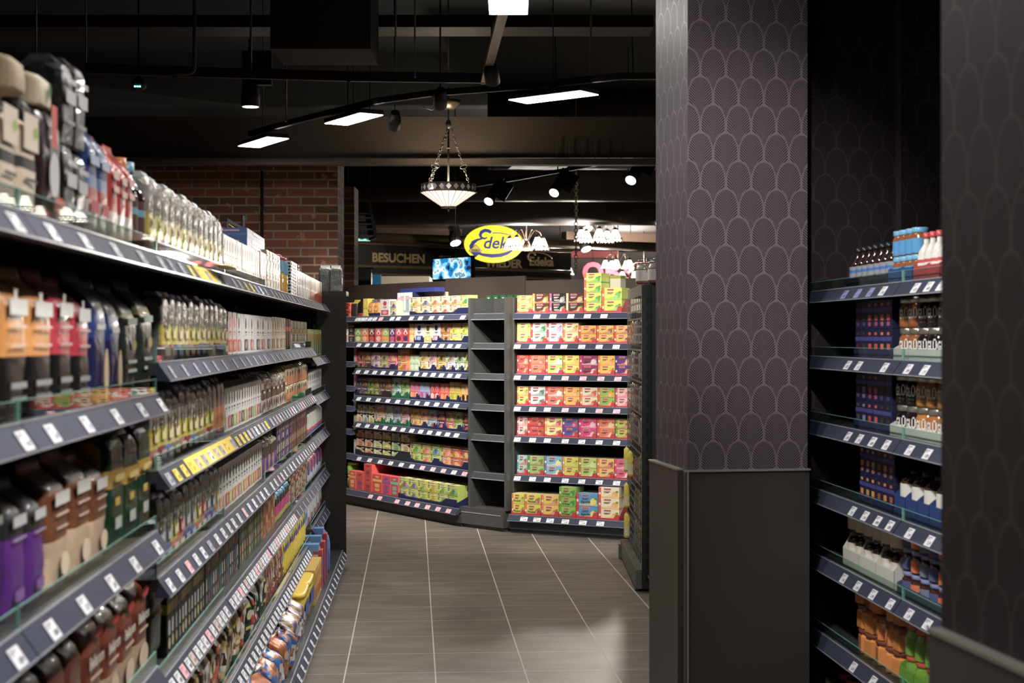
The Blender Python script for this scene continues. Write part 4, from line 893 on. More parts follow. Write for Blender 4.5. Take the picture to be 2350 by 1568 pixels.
jrow(2042, 2098, 'jar', 'brown spread jar with blue label and blue lid', .085, 4, 2, 1, dict(cont=C(150, 84, 30), lid=C(110, 180, 220), label=C(60, 150, 210), labh=(.05, .6)), tray=(C(24, 84, 150), 'blue', 2, .35, .8))
jrow(2100, 2160, 'bottle', 'white and red dessert bottle', .15, 4, 1, 1, dict(cont=C(226, 220, 210), cap=C(210, 50, 60), label=C(230, 226, 220), l2=C(200, 50, 60)), cat='bottle', tray=(C(190, 40, 46), 'red', 2, .45, .7))
NV = C(38, 44, 104)
for lv, fr in ((2, (C(90, 30, 50), C(60, 70, 40), C(214, 60, 50), C(206, 70, 50), C(226, 110, 60), C(220, 90, 60))), (3, (C(80, 80, 90), C(140, 140, 170), C(200, 50, 40), C(214, 70, 50), C(70, 60, 40), C(60, 60, 60))), (4, (C(226, 150, 40), C(214, 150, 50), C(226, 160, 60), C(150, 90, 50), C(230, 130, 40), C(180, 90, 60)))):
    jrow(1963 if lv < 4 else 1972, 2046 if lv < 4 else 2052, 'slab', 'navy jam carton with fruit picture', .098, 6, 2, lv, {}, cat='carton', d=.065, variants=[dict(main=C(26, 28, 66), band=C(64, 66, 140), c2=f) for f in fr], tray=(NV, 'dark blue', 2, .5, .3))
gl = dict(lid=C(186, 182, 170), lidh=.2, word='GLÜCK', lcol=C(240, 240, 236))
jrow(2054, 2165, 'jar', 'lidded jar lettered in white', .1, 5, 2, 2, gl, variants=[dict(cont=C(150, 86, 30)), dict(cont=C(140, 78, 30)), dict(cont=C(34, 22, 26)), dict(cont=C(30, 20, 24)), dict(cont=C(34, 22, 30))], tray=(WHITE, 'white', 3, .4, .45))
jrow(2046, 2165, 'jar', 'lidded honey or berry jar lettered in white', .1, 5, 2, 3, gl, variants=[dict(cont=C(30, 20, 24)), dict(cont=C(34, 22, 26)), dict(cont=C(176, 116, 30)), dict(cont=C(170, 100, 28)), dict(cont=C(150, 110, 50))], tray=(WHITE, 'white', 3, .4, .45))
jrow(2056, 2166, 'bottle', 'dark spread bottle with white label', .15, 4, 1, 4, dict(cont=C(60, 40, 30), cap=C(60, 44, 40), label=C(228, 226, 218), neck=.12), cat='bottle', tray=(C(30, 64, 130), 'blue', 4, .9, .5))
jrow(1938, 2056, 'bottle', 'dark jam bottle in white carton', .12, 6, 2, 5, dict(cont=C(50, 34, 28), cap=C(190, 30, 40), label=C(222, 214, 196), neck=.1), cat='bottle', tray=(C(226, 222, 212), 'white', 3, .9, .3))
jrow(2062, 2166, 'jar', 'small dark jar with blue checked label', .075, 5, 3, 5, dict(cont=C(60, 26, 26), lid=C(130, 140, 190), label=C(90, 96, 140), labh=(.1, .6)), variants=[dict(label=C(80, 88, 140)), dict(label=C(226, 110, 50)), dict(label=C(120, 130, 160))], tray=(C(70, 90, 110), 'blue-grey', 2, .3, .5))
jrow(1958, 2062, 'jar', 'orange six-sided honey jar', .085, 5, 3, 6, dict(cont=C(232, 136, 30), lid=C(120, 60, 44), hexa=True, lidh=.16), deep=1, rot=.4)
jrow(2068, 2136, 'jar', 'green jar with white label', .1, 3, 2, 6, dict(cont=C(110, 160, 40), lid=C(206, 70, 50), label=C(120, 170, 50), labh=(.0, .55)), tray=(C(110, 168, 40), 'green', 2, .6, .5))
jrow(1885, 1950, 'jar', 'red-lidded jar', .12, 3, 1, 7, dict(cont=C(70, 20, 20), lid=C(186, 24, 30), label=C(200, 190, 170)), zoff=0.001, y=.05)
jrow(1952, 2010, 'jar', 'blue-lidded jar', .12, 2, 1, 7, dict(cont=C(90, 60, 40), lid=C(40, 50, 130), label=C(200, 190, 170)), zoff=0.001, y=.05)
# ---------------- left aisle products
def lrow(u0, u1, lv, kind, desc, h, wd, opts, cat, stack=1, deep=1, d=.07, Z=None, variants=None, y=.03, n=None, rot=.02, name=None, side=None, lean=0, z=None):
    xa, xb = LF.x_at(u0, y), LF.x_at(u1, y)
    zz = z if z is not None else ((Z or LZ)[lv] if lv < 7 else .115)
    row(LF, zz, xa, xb, kind, desc, cat, '%s shelf, left aisle' % (SHN[lv - 1]), h, wd=wd, n=n, d=d, stack=stack, deep=deep, y=y, opts=opts, variants=variants, rot=rot, name=name, lean=lean)
BEI = C(196, 176, 150)
def logo_b(txt, c=WHITE, z=.66, h=.09): return (('t', txt, 0, z, h * 1.2, .9, c), ('r', -.3, .56, .3, .575, c), ('r', -.3, .3, .3, .325, c), ('r', -.26, .36, .26, .38, c))
# --- near bays (before the camera), top shelf
lrow(-120, -10, 1, 'bag', 'beige paper coffee bag with dark foot', .30, .15, dict(bands=((0, C(70, 48, 40)), (.2, BEI), (.85, C(40, 36, 34))), side=C(50, 44, 40), m=PAPER, logo=(('r', -.35, .3, .35, .62, C(210, 190, 168)), ('e', .1, .55, .12, .04, C(150, 170, 50)))), 'coffee', d=.09)
lrow(-10, 84, 1, 'bag', 'beige paper coffee bag with green leaf mark', .205, .155, dict(bands=((0, C(60, 44, 40)), (.12, C(206, 184, 160)), (.45, C(34, 34, 34)), (.52, C(206, 184, 160)), (.92, C(40, 38, 36))), side=C(44, 42, 40), m=PAPER, logo=(('r', -.36, .56, .36, .86, C(212, 194, 172)), ('e', .2, .72, .12, .05, C(150, 176, 50)), ('r', -.3, .3, .3, .33, C(60, 54, 50)))), 'coffee', d=.09)
xq = LF.x_at(70, .05)
for k_, (u_, c_, lf) in enumerate(((44, C(190, 168, 134), ()), (104, C(226, 210, 178), (('e', .0, .45, .12, .2, C(50, 110, 50)),)))):
    put(k_bag(0.088, .08, .07, bands=((0, c_),), side=sh(c_, .8), seed=2, m=PAPER, logo=lf), LF.M @ Matrix.Translation((LF.x_at(u_, .03), .03, 1.9075)), ['plain beige gabled bag on top of the beige coffee bags', 'cream gabled bag with green leaf on top of the beige coffee bags'][k_], 'coffee')
lrow(86, 142, 1, 'bag', 'dark coffee bag with red and white stripe', .25, .13, dict(bands=((0, C(190, 60, 44)), (.08, C(44, 26, 26)), (.9, C(210, 190, 150))), side=C(30, 24, 24), logo=(('r', -.12, .55, .12, .85, C(196, 60, 46)), ('e', 0, .36, .2, .16, C(190, 188, 190)), ('e', .25, .14, .24, .07, C(200, 70, 50)))), 'coffee', d=.09)
lrow(143, 196, 1, 'bag', 'black coffee bag with white lettering', .162, .14, dict(bands=((0, BLK), (.9, C(60, 60, 60))), side=C(26, 26, 28), fold='brick', logo=(('r', -.4, .5, .4, .66, C(190, 190, 190)), ('r', -.3, .25, .3, .3, C(150, 150, 150)), ('t', 'espresso', 0, .74, .13, .85, WHITE))), 'coffee', stack=2, d=.09, n=2)
lrow(197, 250, 1, 'bag', 'blue coffee bag with pale foot', .25, .10, dict(bands=((0, C(206, 190, 190)), (.3, C(180, 60, 60)), (.36, C(110, 130, 170)), (.55, C(30, 52, 112))), side=C(28, 44, 96), logo=(('r', -.36, .58, .36, .66, C(180, 190, 210)), ('r', -.3, .2, .3, .3, C(200, 60, 60)))), 'coffee', d=.085)
lrow(251, 306, 1, 'bag', 'red coffee bag with white foot', .23, .09, dict(bands=((0, C(226, 214, 204)), (.3, C(186, 44, 36)), (.95, C(200, 70, 56))), side=C(170, 36, 30), logo=(('r', -.34, .6, .34, .68, C(236, 190, 180)), ('r', -.34, .48, .34, .54, C(236, 190, 180)))), 'coffee', d=.085)
lrow(307, 340, 1, 'bottle', 'dark bottle with orange and blue cap band', .22, .08, dict(cont=C(44, 28, 24), cap=C(206, 120, 50), label=C(90, 60, 50), l2=C(120, 170, 190), neck=.3), 'bottle', d=.08, variants=[dict(cap=C(206, 120, 50)), dict(cap=C(120, 170, 190)), dict(cap=C(220, 190, 90))])
SIL = dict(side=C(156, 158, 160), fold='brick', m=FOIL, crumple=.002)
def silver(top, band, low): return dict(bands=((0, low), (.28, band), (.5, top), (.94, C(200, 200, 202))), **SIL, collage=((.5, .92), (C(110, 96, 80), C(214, 206, 196), C(160, 140, 116), C(90, 96, 70), C(206, 170, 160), C(190, 190, 196))), logo=(('e', -.12, .62, .13, .16, C(60, 70, 40)), ('r', -.25, .35, .25, .5, mixc(band, WHITE, .3)), ('r', -.32, .08, .32, .2, mixc(low, WHITE, .35))))
SV = [silver(C(170, 160, 150), C(214, 190, 70), C(190, 140, 130)), silver(C(150, 140, 134), C(206, 200, 60), C(150, 60, 60)), silver(C(180, 168, 160), C(222, 200, 120), C(110, 130, 180)), silver(C(140, 134, 120), C(226, 206, 140), C(150, 150, 90))]
lrow(341, 510, 1, 'bag', 'silver foil coffee pouch with printed front', .19, .105, {}, 'coffee', variants=SV, d=.075, deep=1)
WV = [dict(c1=C(120, 90, 70), c2=C(214, 90, 80)), dict(c1=C(90, 80, 70), c2=C(226, 190, 60)), dict(c1=C(150, 110, 60), c2=C(236, 210, 150)), dict(c1=C(100, 80, 90), c2=C(40, 150, 140))]
lrow(513, 596, 1, 'white', 'white coffee pod carton with small picture', .145, .075, {}, 'coffee', variants=WV, d=.09, deep=2)
lrow(597, 611, 1, 'white', 'cardboard sided carton with white front', .15, .08, dict(side=C(150, 96, 50)), 'carton', d=.10, n=2)
lrow(566, 609, 1, 'slab', 'blue carton lying on the white pod cartons', .075, .3, dict(main=C(70, 100, 160), band=C(90, 120, 170), c2=C(214, 190, 200)), 'carton', d=.12, z=1.8463, n=1, y=.045)
lrow(612, 643, 1, 'mess', 'yellow and beige cocoa carton', .085, .12, {}, 'carton', stack=2, d=.08, variants=V((C(226, 196, 110), C(120, 80, 60)), (C(226, 190, 170), C(120, 90, 110)), (C(214, 190, 150), C(90, 70, 60))))
lrow(644, 667, 1, 'jar', 'tall yellow cocoa tin with red rim', .19, .15, dict(cont=C(232, 176, 50), lid=C(214, 40, 60), lidh=.08, label=C(90, 160, 190), labh=(.55, .85), name='cocoa_tin'), 'tin', n=2)
# black and white dotted carton
xa, xb = LF.x_at(668, .03), LF.x_at(682, .03); W = xb - xa
mb = MB().box(-W / 2, W / 2, 0, .09, 0, .18, C(226, 226, 226)); ops = []
for f in 'LF':
    for i in range(4):
        for j in range(11): ops.append((f, 'e', .12 + i * .25 + (.06 if j % 2 else 0), .05 + j * .088, .09, .03, BLK))
art(mb, W, .09, .18, ops); tag(build('dotted_carton', mb, CARD, None, LF.M @ Matrix.Translation(((xa + xb) / 2, .03, 1.7005))), 'white carton with black dots near the end of the top left shelf', 'carton')
lrow(683, 712, 1, 'slim', 'thin multicoloured instant drink carton', .15, .045, {}, 'carton', d=.08, variants=[dict(main=a, blob=b, sec=c_) for a, b, c_ in ((C(200, 160, 120), C(90, 50, 40), WHITE), (C(220, 200, 150), C(60, 40, 40), CRM), (C(90, 60, 50), C(200, 180, 160), WHITE), (C(60, 70, 120), C(220, 210, 200), CRM))])
lrow(713, 738, 1, 'slim', 'thin orange and red instant drink carton', .15, .05, {}, 'carton', d=.08, variants=[dict(main=a, blob=b, sec=c_) for a, b, c_ in ((C(226, 150, 90), C(190, 40, 36), WHITE), (C(214, 120, 80), C(200, 50, 40), CRM), (C(230, 170, 110), C(180, 40, 40), WHITE))])
for i, u in enumerate((746, 771)):
    q = WP(u, 10.15); put(k_bag(.085 + .0 , .07, .17, bands=((0, C(150, 152, 148)), (.9, C(176, 180, 176))), side=C(150, 152, 148), fold='brick', m=FOIL, seed=i + 1), frame((q.x, q.y, 1.80), (1, .05)), ['left', 'right'][i] + ' grey coffee brick on top of the end of the left rack', 'coffee')
mb = MB().box(-.75, -.02, 0, .3, 1.765, 1.795, C(60, 60, 60)); 
t = empty('end_cap_shelving', frame((-0.5, 9.76, 0), (1, 0)), 'end cap shelving behind the far end panel of the left rack', 'shelf'); build('top_shelf', mb, STEEL, t)
mb = MB().box(-.75, -.02, 0.0, .004, .03, 1.765); build('back_panel', mb, DARKP, t)
# items of the end cap that peek out beyond the post
# --- nearest bay
HOCH = lambda c, a: dict(bands=((0, BLK), (.36, c)), side=sh(c, .75), logo=(('r', -.34, .66, .34, .76, WHITE), ('r', -.2, .76, -.08, .82, WHITE), ('r', -.32, .58, .32, .6, mixc(c, WHITE, .6)), ('r', -.3, .46, .3, .48, mixc(c, WHITE, .5)), ('r', -.3, .2, .3, .24, C(150, 150, 150)), ('r', -.3, .12, .3, .15, C(120, 120, 120))))
lrow(-160, 121, 2, 'bag', 'amber orange coffee bean bag with black foot', .275, .165, HOCH(C(222, 146, 62), 1), 'coffee', d=.1, Z=LN)
lrow(123, 206, 2, 'bag', 'crimson coffee bean bag with black foot', .265, .165, HOCH(C(190, 20, 50), 1), 'coffee', d=.1, Z=LN, n=2)
lrow(207, 276, 2, 'bag', 'navy blue coffee bag with golden oval', .27, .15, dict(bands=((0, C(26, 32, 88)), (.55, C(30, 60, 140)), (.68, C(190, 150, 110)), (.74, C(26, 28, 60))), side=C(22, 26, 70), logo=(('e', .25, .22, .14, .2, C(220, 190, 150)), ('r', -.3, .56, .2, .6, WHITE))), 'coffee', d=.1, Z=LN, n=2)
lrow(277, 352, 2, 'bag', 'dark green coffee bag with pale lettering', .265, .15, dict(bands=((0, C(40, 48, 42)), (.74, C(190, 180, 110)), (.8, C(50, 58, 46))), side=C(36, 42, 38), logo=(('r', -.3, .64, .3, .7, C(170, 186, 170)), ('r', -.28, .3, .28, .33, C(190, 200, 186)), ('r', -.28, .22, .28, .25, C(190, 200, 186)), ('e', .1, .46, .14, .05, C(170, 150, 90)))), 'coffee', d=.1, Z=LN, n=2)
lrow(-300, 10, 3, 'bag', 'dark green coffee bean bag, partly cut off', .24, .15, dict(bands=((0, C(30, 40, 34)), (.5, C(60, 70, 60)), (.6, C(30, 40, 34))), side=C(30, 36, 32), logo=(('r', -.3, .7, .3, .76, C(150, 160, 150)),)), 'coffee', d=.1, Z=LN)
lrow(12, 106, 3, 'bag', 'purple and black coffee bag', .235, .15, dict(bands=((0, C(92, 26, 130)), (.62, C(48, 46, 50))), side=C(60, 30, 80), logo=(('r', -.3, .68, .3, .76, C(206, 206, 206)), ('r', -.3, .58, .3, .6, C(160, 150, 170)), ('r', -.2, .14, .2, .22, C(130, 90, 150)))), 'coffee', d=.1, Z=LN, n=2)
lrow(108, 248, 3, 'bag', 'copper brown coffee bag with beige foot', .245, .15, dict(bands=((0, C(206, 176, 144)), (.38, C(120, 66, 36)), (.86, C(190, 100, 56))), side=C(120, 70, 44), m=FILM, logo=(('r', -.32, .66, .32, .76, WHITE), ('r', -.28, .58, .28, .6, C(214, 190, 170)), ('r', -.24, .48, .24, .5, C(200, 180, 160)), ('e', .1, .2, .2, .09, C(230, 206, 180)))), 'coffee', d=.1, Z=LN, n=3)
lrow(250, 345, 3, 'bag', 'glossy green coffee bag with golden band', .25, .16, dict(bands=((0, C(24, 62, 40)), (.56, C(206, 164, 60)), (.72, C(20, 56, 36))), side=C(200, 160, 70), fold='brick', logo=(('r', -.3, .2, .1, .3, C(190, 196, 190)), ('r', -.3, .4, 0, .47, C(206, 170, 60)), ('r', -.3, .6, .3, .66, C(226, 196, 110)))), 'coffee', d=.11, Z=LN, n=3)
BEL = dict(bands=((0, C(190, 160, 130)), (.3, C(120, 50, 30)), (.62, C(150, 66, 36)), (.86, C(60, 34, 26))), side=C(60, 30, 24), logo=(('t', 'Bellarom', 0, .5, .14, .9, C(226, 214, 200)), ('e', .1, .76, .22, .05, C(206, 40, 40)), ('r', -.3, .4, .3, .43, C(210, 180, 150)), ('e', .0, .16, .3, .12, C(214, 186, 160))))
lrow(0, 190, 4, 'bag', 'gold and rust coffee bag low on the near bay', .25, .15, dict(bands=((0, C(150, 120, 60)), (.5, C(110, 50, 36)), (.8, C(60, 40, 30))), side=C(90, 60, 30)), 'coffee', d=.1, Z=LN)
lrow(192, 338, 4, 'bag', 'rust brown coffee bag with pale lettering', .25, .16, BEL, 'coffee', d=.1, Z=LN)
lrow(340, 372, 4, 'bag', 'black coffee bag with red mark', .26, .16, dict(bands=((0, C(36, 26, 24)), (.5, C(40, 26, 22)), (.88, C(60, 36, 30))), side=C(34, 24, 22), logo=BEL['logo'][:2] + (('r', -.3, .38, .3, .42, C(190, 120, 50)),)), 'coffee', d=.1, Z=LN, n=1)
lrow(100, 372, 5, 'bag', 'brown coffee bag on the low near shelf', .25, .17, BEL, 'coffee', d=.1, Z=LN)
# --- shelf 2
lrow(374, 522, 2, 'bag', 'silver foil pouch with yellow label', .17, .105, {}, 'coffee', variants=SV, d=.07)
lrow(524, 544, 2, 'white', 'white carton with bright orange stripe', .15, .09, dict(c1=C(240, 100, 50), c2=C(240, 100, 50), side=C(240, 104, 56)), 'carton', n=2, d=.08)
lrow(545, 624, 2, 'white', 'plain white coffee pod carton', .148, .10, {}, 'coffee', variants=[dict(c1=C(90, 50, 70), c2=C(220, 90, 90)), dict(c1=C(226, 224, 222), c2=C(236, 234, 232)), dict(c1=C(100, 60, 60), c2=C(80, 70, 50)), dict(c1=C(200, 180, 170), c2=C(214, 200, 190))], d=.09, deep=2)
lrow(625, 656, 2, 'white', 'beige coffee pod carton', .152, .09, dict(main=C(206, 190, 160)), 'coffee', variants=[dict(c1=C(90, 80, 60), c2=C(150, 130, 100)), dict(c1=C(110, 90, 70), c2=C(226, 200, 170))], d=.09)
lrow(657, 667, 2, 'slab', 'dark carton with red top', .15, .1, dict(main=C(60, 26, 26), band=C(200, 40, 60), c2=C(120, 60, 50)), 'carton', n=2, d=.09)
lrow(668, 704, 2, 'slim', 'small brown and gold drink carton', .072, .055, {}, 'carton', stack=2, d=.08, variants=[dict(main=a, blob=b) for a, b in ((C(214, 190, 160), C(90, 60, 40)), (C(180, 120, 60), C(220, 160, 60)), (C(120, 100, 70), C(226, 190, 90)), (C(60, 90, 60), C(190, 160, 90)))])
lrow(706, 740, 2, 'slim', 'green carton with red top', .165, .08, {}, 'carton', Z=LE, d=.09, variants=[dict(main=C(110, 150, 60), blob=C(60, 100, 50), sec=C(210, 60, 50)), dict(main=C(150, 170, 80), blob=C(190, 200, 180), sec=C(214, 50, 50))], deep=2)
# --- shelf 3
lrow(346, 488, 3, 'bag', 'silver vacuum pouch with yellow band', .175, .105, {}, 'coffee', variants=SV, d=.075, deep=2)
lrow(489, 515, 3, 'bag', 'silver pouch with orange label', .18, .1, dict(bands=((0, C(226, 140, 70)), (.55, C(160, 150, 140))), **SIL, logo=(('e', 0, .35, .12, .1, C(90, 60, 50)),)), 'coffee', d=.09, deep=2)
lrow(516, 600, 3, 'white', 'white coffee pod carton with coloured square', .15, .075, {}, 'coffee', variants=[dict(c1=C(110, 90, 80), c2=C(226, 180, 140)), dict(c1=C(90, 80, 80), c2=C(200, 60, 80)), dict(c1=C(80, 70, 60), c2=C(90, 90, 60)), dict(c1=C(90, 70, 60), c2=C(190, 200, 80))], d=.09, deep=4)
lrow(601, 655, 3, 'bag', 'brown and cream coffee brick', .155, .095, {}, 'coffee', d=.075, deep=2, variants=[dict(bands=((0, C(206, 190, 170)), (.45, C(70, 50, 40)), (.7, C(190, 170, 140))), side=C(120, 100, 80), fold='brick', logo=(('e', 0, .25, .25, .12, C(120, 60, 60)), ('r', -.3, .6, .3, .66, CRM))), dict(bands=((0, C(220, 206, 190)), (.4, C(90, 80, 70)), (.8, C(220, 210, 190))), side=C(170, 160, 140), fold='brick', logo=(('e', 0, .28, .2, .12, C(60, 40, 40)), ('r', -.3, .84, .3, .87, C(80, 60, 50))))])
lrow(656, 706, 3, 'bag', 'orange and cream coffee stick pack', .085, .07, {}, 'coffee', stack=2, d=.08, variants=[dict(bands=((0, C(226, 150, 90)), (.6, C(206, 180, 120))), side=C(150, 90, 50), fold='brick'), dict(bands=((0, C(214, 120, 80)), (.5, C(90, 60, 50)), (.8, C(214, 196, 160))), side=C(190, 160, 120), fold='brick')])
lrow(707, 741, 3, 'white', 'white tea carton with olive top', .14, .14, dict(c1=C(60, 60, 60), c2=C(200, 190, 200)), 'carton', Z=LE, d=.2)
# --- shelf 4
lrow(362, 502, 4, 'bag', 'silver foil pouch with small pictures', .17, .105, {}, 'coffee', d=.08, deep=2, variants=[silver(C(150, 150, 150), C(160, 160, 160), C(120, 100, 160)), silver(C(160, 156, 150), C(150, 150, 156), C(100, 120, 180)), silver(C(150, 150, 150), C(206, 200, 90), C(200, 140, 110)), silver(C(160, 150, 150), C(210, 90, 70), C(190, 160, 130))])
lrow(503, 602, 4, 'white', 'white pod carton with black oval and orange foot', .155, .08, {}, 'coffee', d=.09, deep=4, variants=[dict(c1=C(50, 44, 44), c2=C(230, 150, 70)), dict(c1=C(60, 50, 50), c2=C(226, 160, 100)), dict(c1=C(70, 60, 60), c2=C(214, 90, 90)), dict(c1=C(50, 44, 44), c2=C(206, 206, 70))])
lrow(603, 634, 4, 'bag', 'violet and brown coffee brick', .14, .08, {}, 'coffee', d=.08, deep=2, variants=[dict(bands=((0, C(110, 60, 150)), (.6, C(60, 40, 36)), (.85, C(206, 196, 160))), side=C(90, 60, 110), fold='brick'), dict(bands=((0, C(190, 160, 140)), (.5, C(70, 46, 40)), (.85, C(200, 190, 150))), side=C(60, 44, 40), fold='brick')])
lrow(635, 668, 4, 'slab', 'tall violet and black coffee stick carton', .18, .07, {}, 'coffee', d=.08, variants=[dict(main=C(70, 46, 110), band=C(120, 90, 160), c2=C(200, 190, 160)), dict(main=C(30, 26, 30), band=C(190, 180, 180), c2=C(200, 200, 200)), dict(main=C(96, 60, 140), band=C(60, 40, 80), c2=C(190, 180, 60))])
lrow(669, 705, 4, 'slab', 'brown and red instant coffee carton', .18, .07, {}, 'coffee', d=.08, variants=[dict(main=C(110, 70, 50), band=C(160, 40, 40), c2=C(200, 170, 140)), dict(main=C(90, 56, 40), band=C(60, 36, 30), c2=C(190, 150, 110)), dict(main=C(150, 46, 40), band=C(90, 60, 50), c2=C(214, 190, 160))])
lrow(707, 742, 4, 'bag', 'white pouch with red and blue foot', .17, .12, dict(bands=((0, C(90, 110, 190)), (.2, C(214, 70, 90)), (.35, C(220, 218, 208))), side=C(206, 204, 196)), 'pouch', Z=LE, d=.08)
# --- shelf 5
lrow(385, 470, 5, 'slab', 'slim black chocolate bar box with gold band', .19, .055, {}, 'chocolate', d=.085, variants=[dict(main=C(44, 40, 38)), dict(main=C(70, 64, 56), band=C(206, 186, 90)), dict(main=C(56, 52, 50), band=C(190, 170, 60), c2=C(170, 160, 150)), dict(main=C(40, 44, 60), band=C(100, 90, 90), c2=C(200, 190, 180))], deep=2)
lrow(471, 548, 5, 'slab', 'slim dark grey chocolate bar box', .19, .05, {}, 'chocolate', d=.085, variants=[dict(main=C(60, 60, 56), band=C(90, 90, 84), c2=C(190, 190, 180)), dict(main=C(50, 50, 50), band=C(214, 80, 60), c2=C(120, 110, 100)), dict(main=C(90, 90, 80), band=C(60, 60, 56), c2=C(60, 140, 170)), dict(main=C(40, 38, 36), band=C(110, 104, 96), c2=C(214, 206, 196))], deep=2)
lrow(549, 603, 5, 'slab', 'dark green chocolate box with pale edges', .165, .07, {}, 'chocolate', d=.09, variants=[dict(main=C(40, 66, 56), band=C(70, 120, 120), c2=C(190, 90, 80)), dict(main=C(80, 96, 66), band=C(200, 190, 90), c2=C(190, 190, 150)), dict(main=C(60, 80, 60), band=C(150, 150, 110), c2=C(160, 170, 140))], deep=4)
lrow(604, 632, 5, 'slab', 'orange brown chocolate carton', .17, .11, {}, 'chocolate', d=.09, variants=[dict(main=C(190, 110, 50), band=C(214, 150, 80), c2=C(120, 70, 40)), dict(main=C(150, 90, 50), band=C(120, 70, 40), c2=C(214, 160, 110))])
lrow(633, 664, 5, 'bag', 'bright pouch in blue, magenta and yellow', .16, .1, dict(bands=((0, C(190, 190, 70)), (.22, C(190, 40, 120)), (.5, C(50, 40, 44)), (.7, C(40, 140, 180)), (.9, C(190, 60, 120))), side=C(40, 120, 170)), 'pouch', d=.08)
lrow(665, 706, 5, 'slab', 'cream and brown cocoa carton', .17, .08, {}, 'cocoa', d=.09, variants=[dict(main=C(196, 180, 140), band=C(90, 60, 50), c2=C(150, 110, 80)), dict(main=C(120, 70, 60), band=C(190, 150, 120), c2=C(214, 200, 180)), dict(main=C(90, 60, 66), band=C(200, 90, 70), c2=C(206, 190, 170))])
lrow(707, 744, 5, 'bag', 'red and blue cocoa pouch', .16, .11, {}, 'cocoa', Z=LE, d=.08, variants=[dict(bands=((0, C(206, 214, 226)), (.3, C(50, 80, 160)), (.6, C(30, 70, 140))), side=C(40, 90, 150)), dict(bands=((0, C(200, 200, 214)), (.4, C(214, 70, 46))), side=C(206, 60, 40))])
# --- shelf 6
BG = lambda a, b, c_: dict(bands=((0, b), (.4, a), (.75, c_)), side=sh(a, .8), crumple=.010, patchy=True, logo=(('e', 0, .55, .26, .1, mixc(c_, WHITE, .4)), ('r', -.26, .25, .26, .32, c_)))
lrow(395, 470, 6, 'bag', 'plum and gold cocoa bag', .20, .09, {}, 'cocoa', d=.09, deep=2, variants=[BG(C(70, 50, 60), C(40, 30, 36), C(110, 90, 60)), BG(C(190, 160, 80), C(110, 90, 40), C(214, 190, 110)), BG(C(60, 50, 46), C(150, 130, 120), C(190, 90, 60))], rot=.3, lean=.15)
lrow(471, 560, 6, 'bag', 'brown and gold sweets bag', .20, .09, {}, 'sweets', d=.08, deep=2, variants=[BG(C(190, 160, 90), C(60, 46, 40), C(226, 206, 140)), BG(C(60, 46, 40), C(130, 40, 44), C(180, 160, 130)), BG(C(90, 70, 60), C(200, 190, 180), C(206, 100, 60)), BG(C(40, 34, 34), C(120, 100, 60), C(60, 90, 60))], rot=.3, lean=.15)
lrow(561, 606, 6, 'bag', 'dark green sweets bag with yellow mark', .19, .1, {}, 'sweets', d=.08, deep=2, variants=[BG(C(36, 70, 46), C(30, 56, 38), C(206, 190, 90)), BG(C(30, 60, 40), C(190, 40, 44), C(190, 196, 180)), BG(C(50, 60, 40), C(206, 180, 80), C(40, 66, 44))], rot=.3, lean=.15)
lrow(607, 648, 6, 'bag', 'beige and brown wafer bag', .21, .09, {}, 'sweets', d=.08, variants=[BG(C(120, 76, 50), C(200, 170, 140), C(150, 90, 60)), BG(C(206, 176, 140), C(110, 70, 50), C(190, 60, 50)), BG(C(150, 90, 50), C(170, 110, 70), C(130, 76, 46))], rot=.1)
lrow(649, 702, 6, 'bag', 'bright yellow cocoa refill bag', .20, .11, dict(bands=((0, C(236, 206, 40)), (.9, C(240, 214, 60))), side=C(226, 196, 40), logo=(('e', 0, .7, .3, .1, C(30, 50, 150)), ('e', .1, .84, .12, .06, C(50, 150, 200)), ('r', -.3, .1, .3, .16, C(200, 170, 40)))), 'cocoa', d=.09, deep=2)
lrow(703, 744, 6, 'bag', 'blue and white milk drink pouch', .18, .12, {}, 'pouch', Z=LE, d=.08, variants=[dict(bands=((0, C(150, 190, 214)), (.5, C(214, 220, 226)), (.75, C(40, 90, 180))), side=C(120, 170, 206)), dict(bands=((0, C(190, 60, 60)), (.3, C(226, 220, 214)), (.8, C(190, 190, 190))), side=C(190, 170, 160))])
# --- base deck
yb = -.08
for (u0, u1, desc, a, b, c_, hh) in ((470, 560, 'gold and purple sweets bag', C(150, 120, 60), C(80, 50, 90), C(206, 180, 110), .165), (561, 600, 'orange brown foil bag', C(170, 96, 36), C(150, 60, 30), C(206, 130, 50), .17), (601, 668, 'orange foil bag with blue corner', C(190, 110, 40), C(170, 90, 50), C(40, 110, 190), .175)):
    lrow(u0, u1, 7, 'bag', desc, hh, .11, {}, 'sweets', d=.09, deep=2, y=yb, rot=.5, lean=.2, variants=[dict(BG(a, b, c_), m=FOIL), dict(BG(mixc(a, b, .5), a, b), m=FOIL), dict(BG(c_, a, mixc(a, WHITE, .4)), m=FOIL)])
lrow(669, 697, 7, 'bag', 'cream and brown cereal bag with violet marks', .175, .14, dict(BG(C(206, 186, 130), C(150, 130, 90), C(90, 60, 130)), crumple=.012), 'sweets', d=.1, y=yb, rot=.3)
lrow(698, 722, 7, 'tub', 'yellow cocoa tub with orange lid', .178, .2, {}, 'tub', d=.16, y=yb, n=2)
lrow(723, 738, 7, 'slim', 'yellow and red cocoa carton', .18, .1, dict(main=C(226, 180, 50), blob=C(200, 60, 50), sec=C(200, 40, 40)), 'cocoa', d=.08, y=yb)
RB = dict(main=C(196, 44, 40), band=C(214, 60, 50), c2=C(220, 214, 206))
xa = LF.x_at(739, yb)
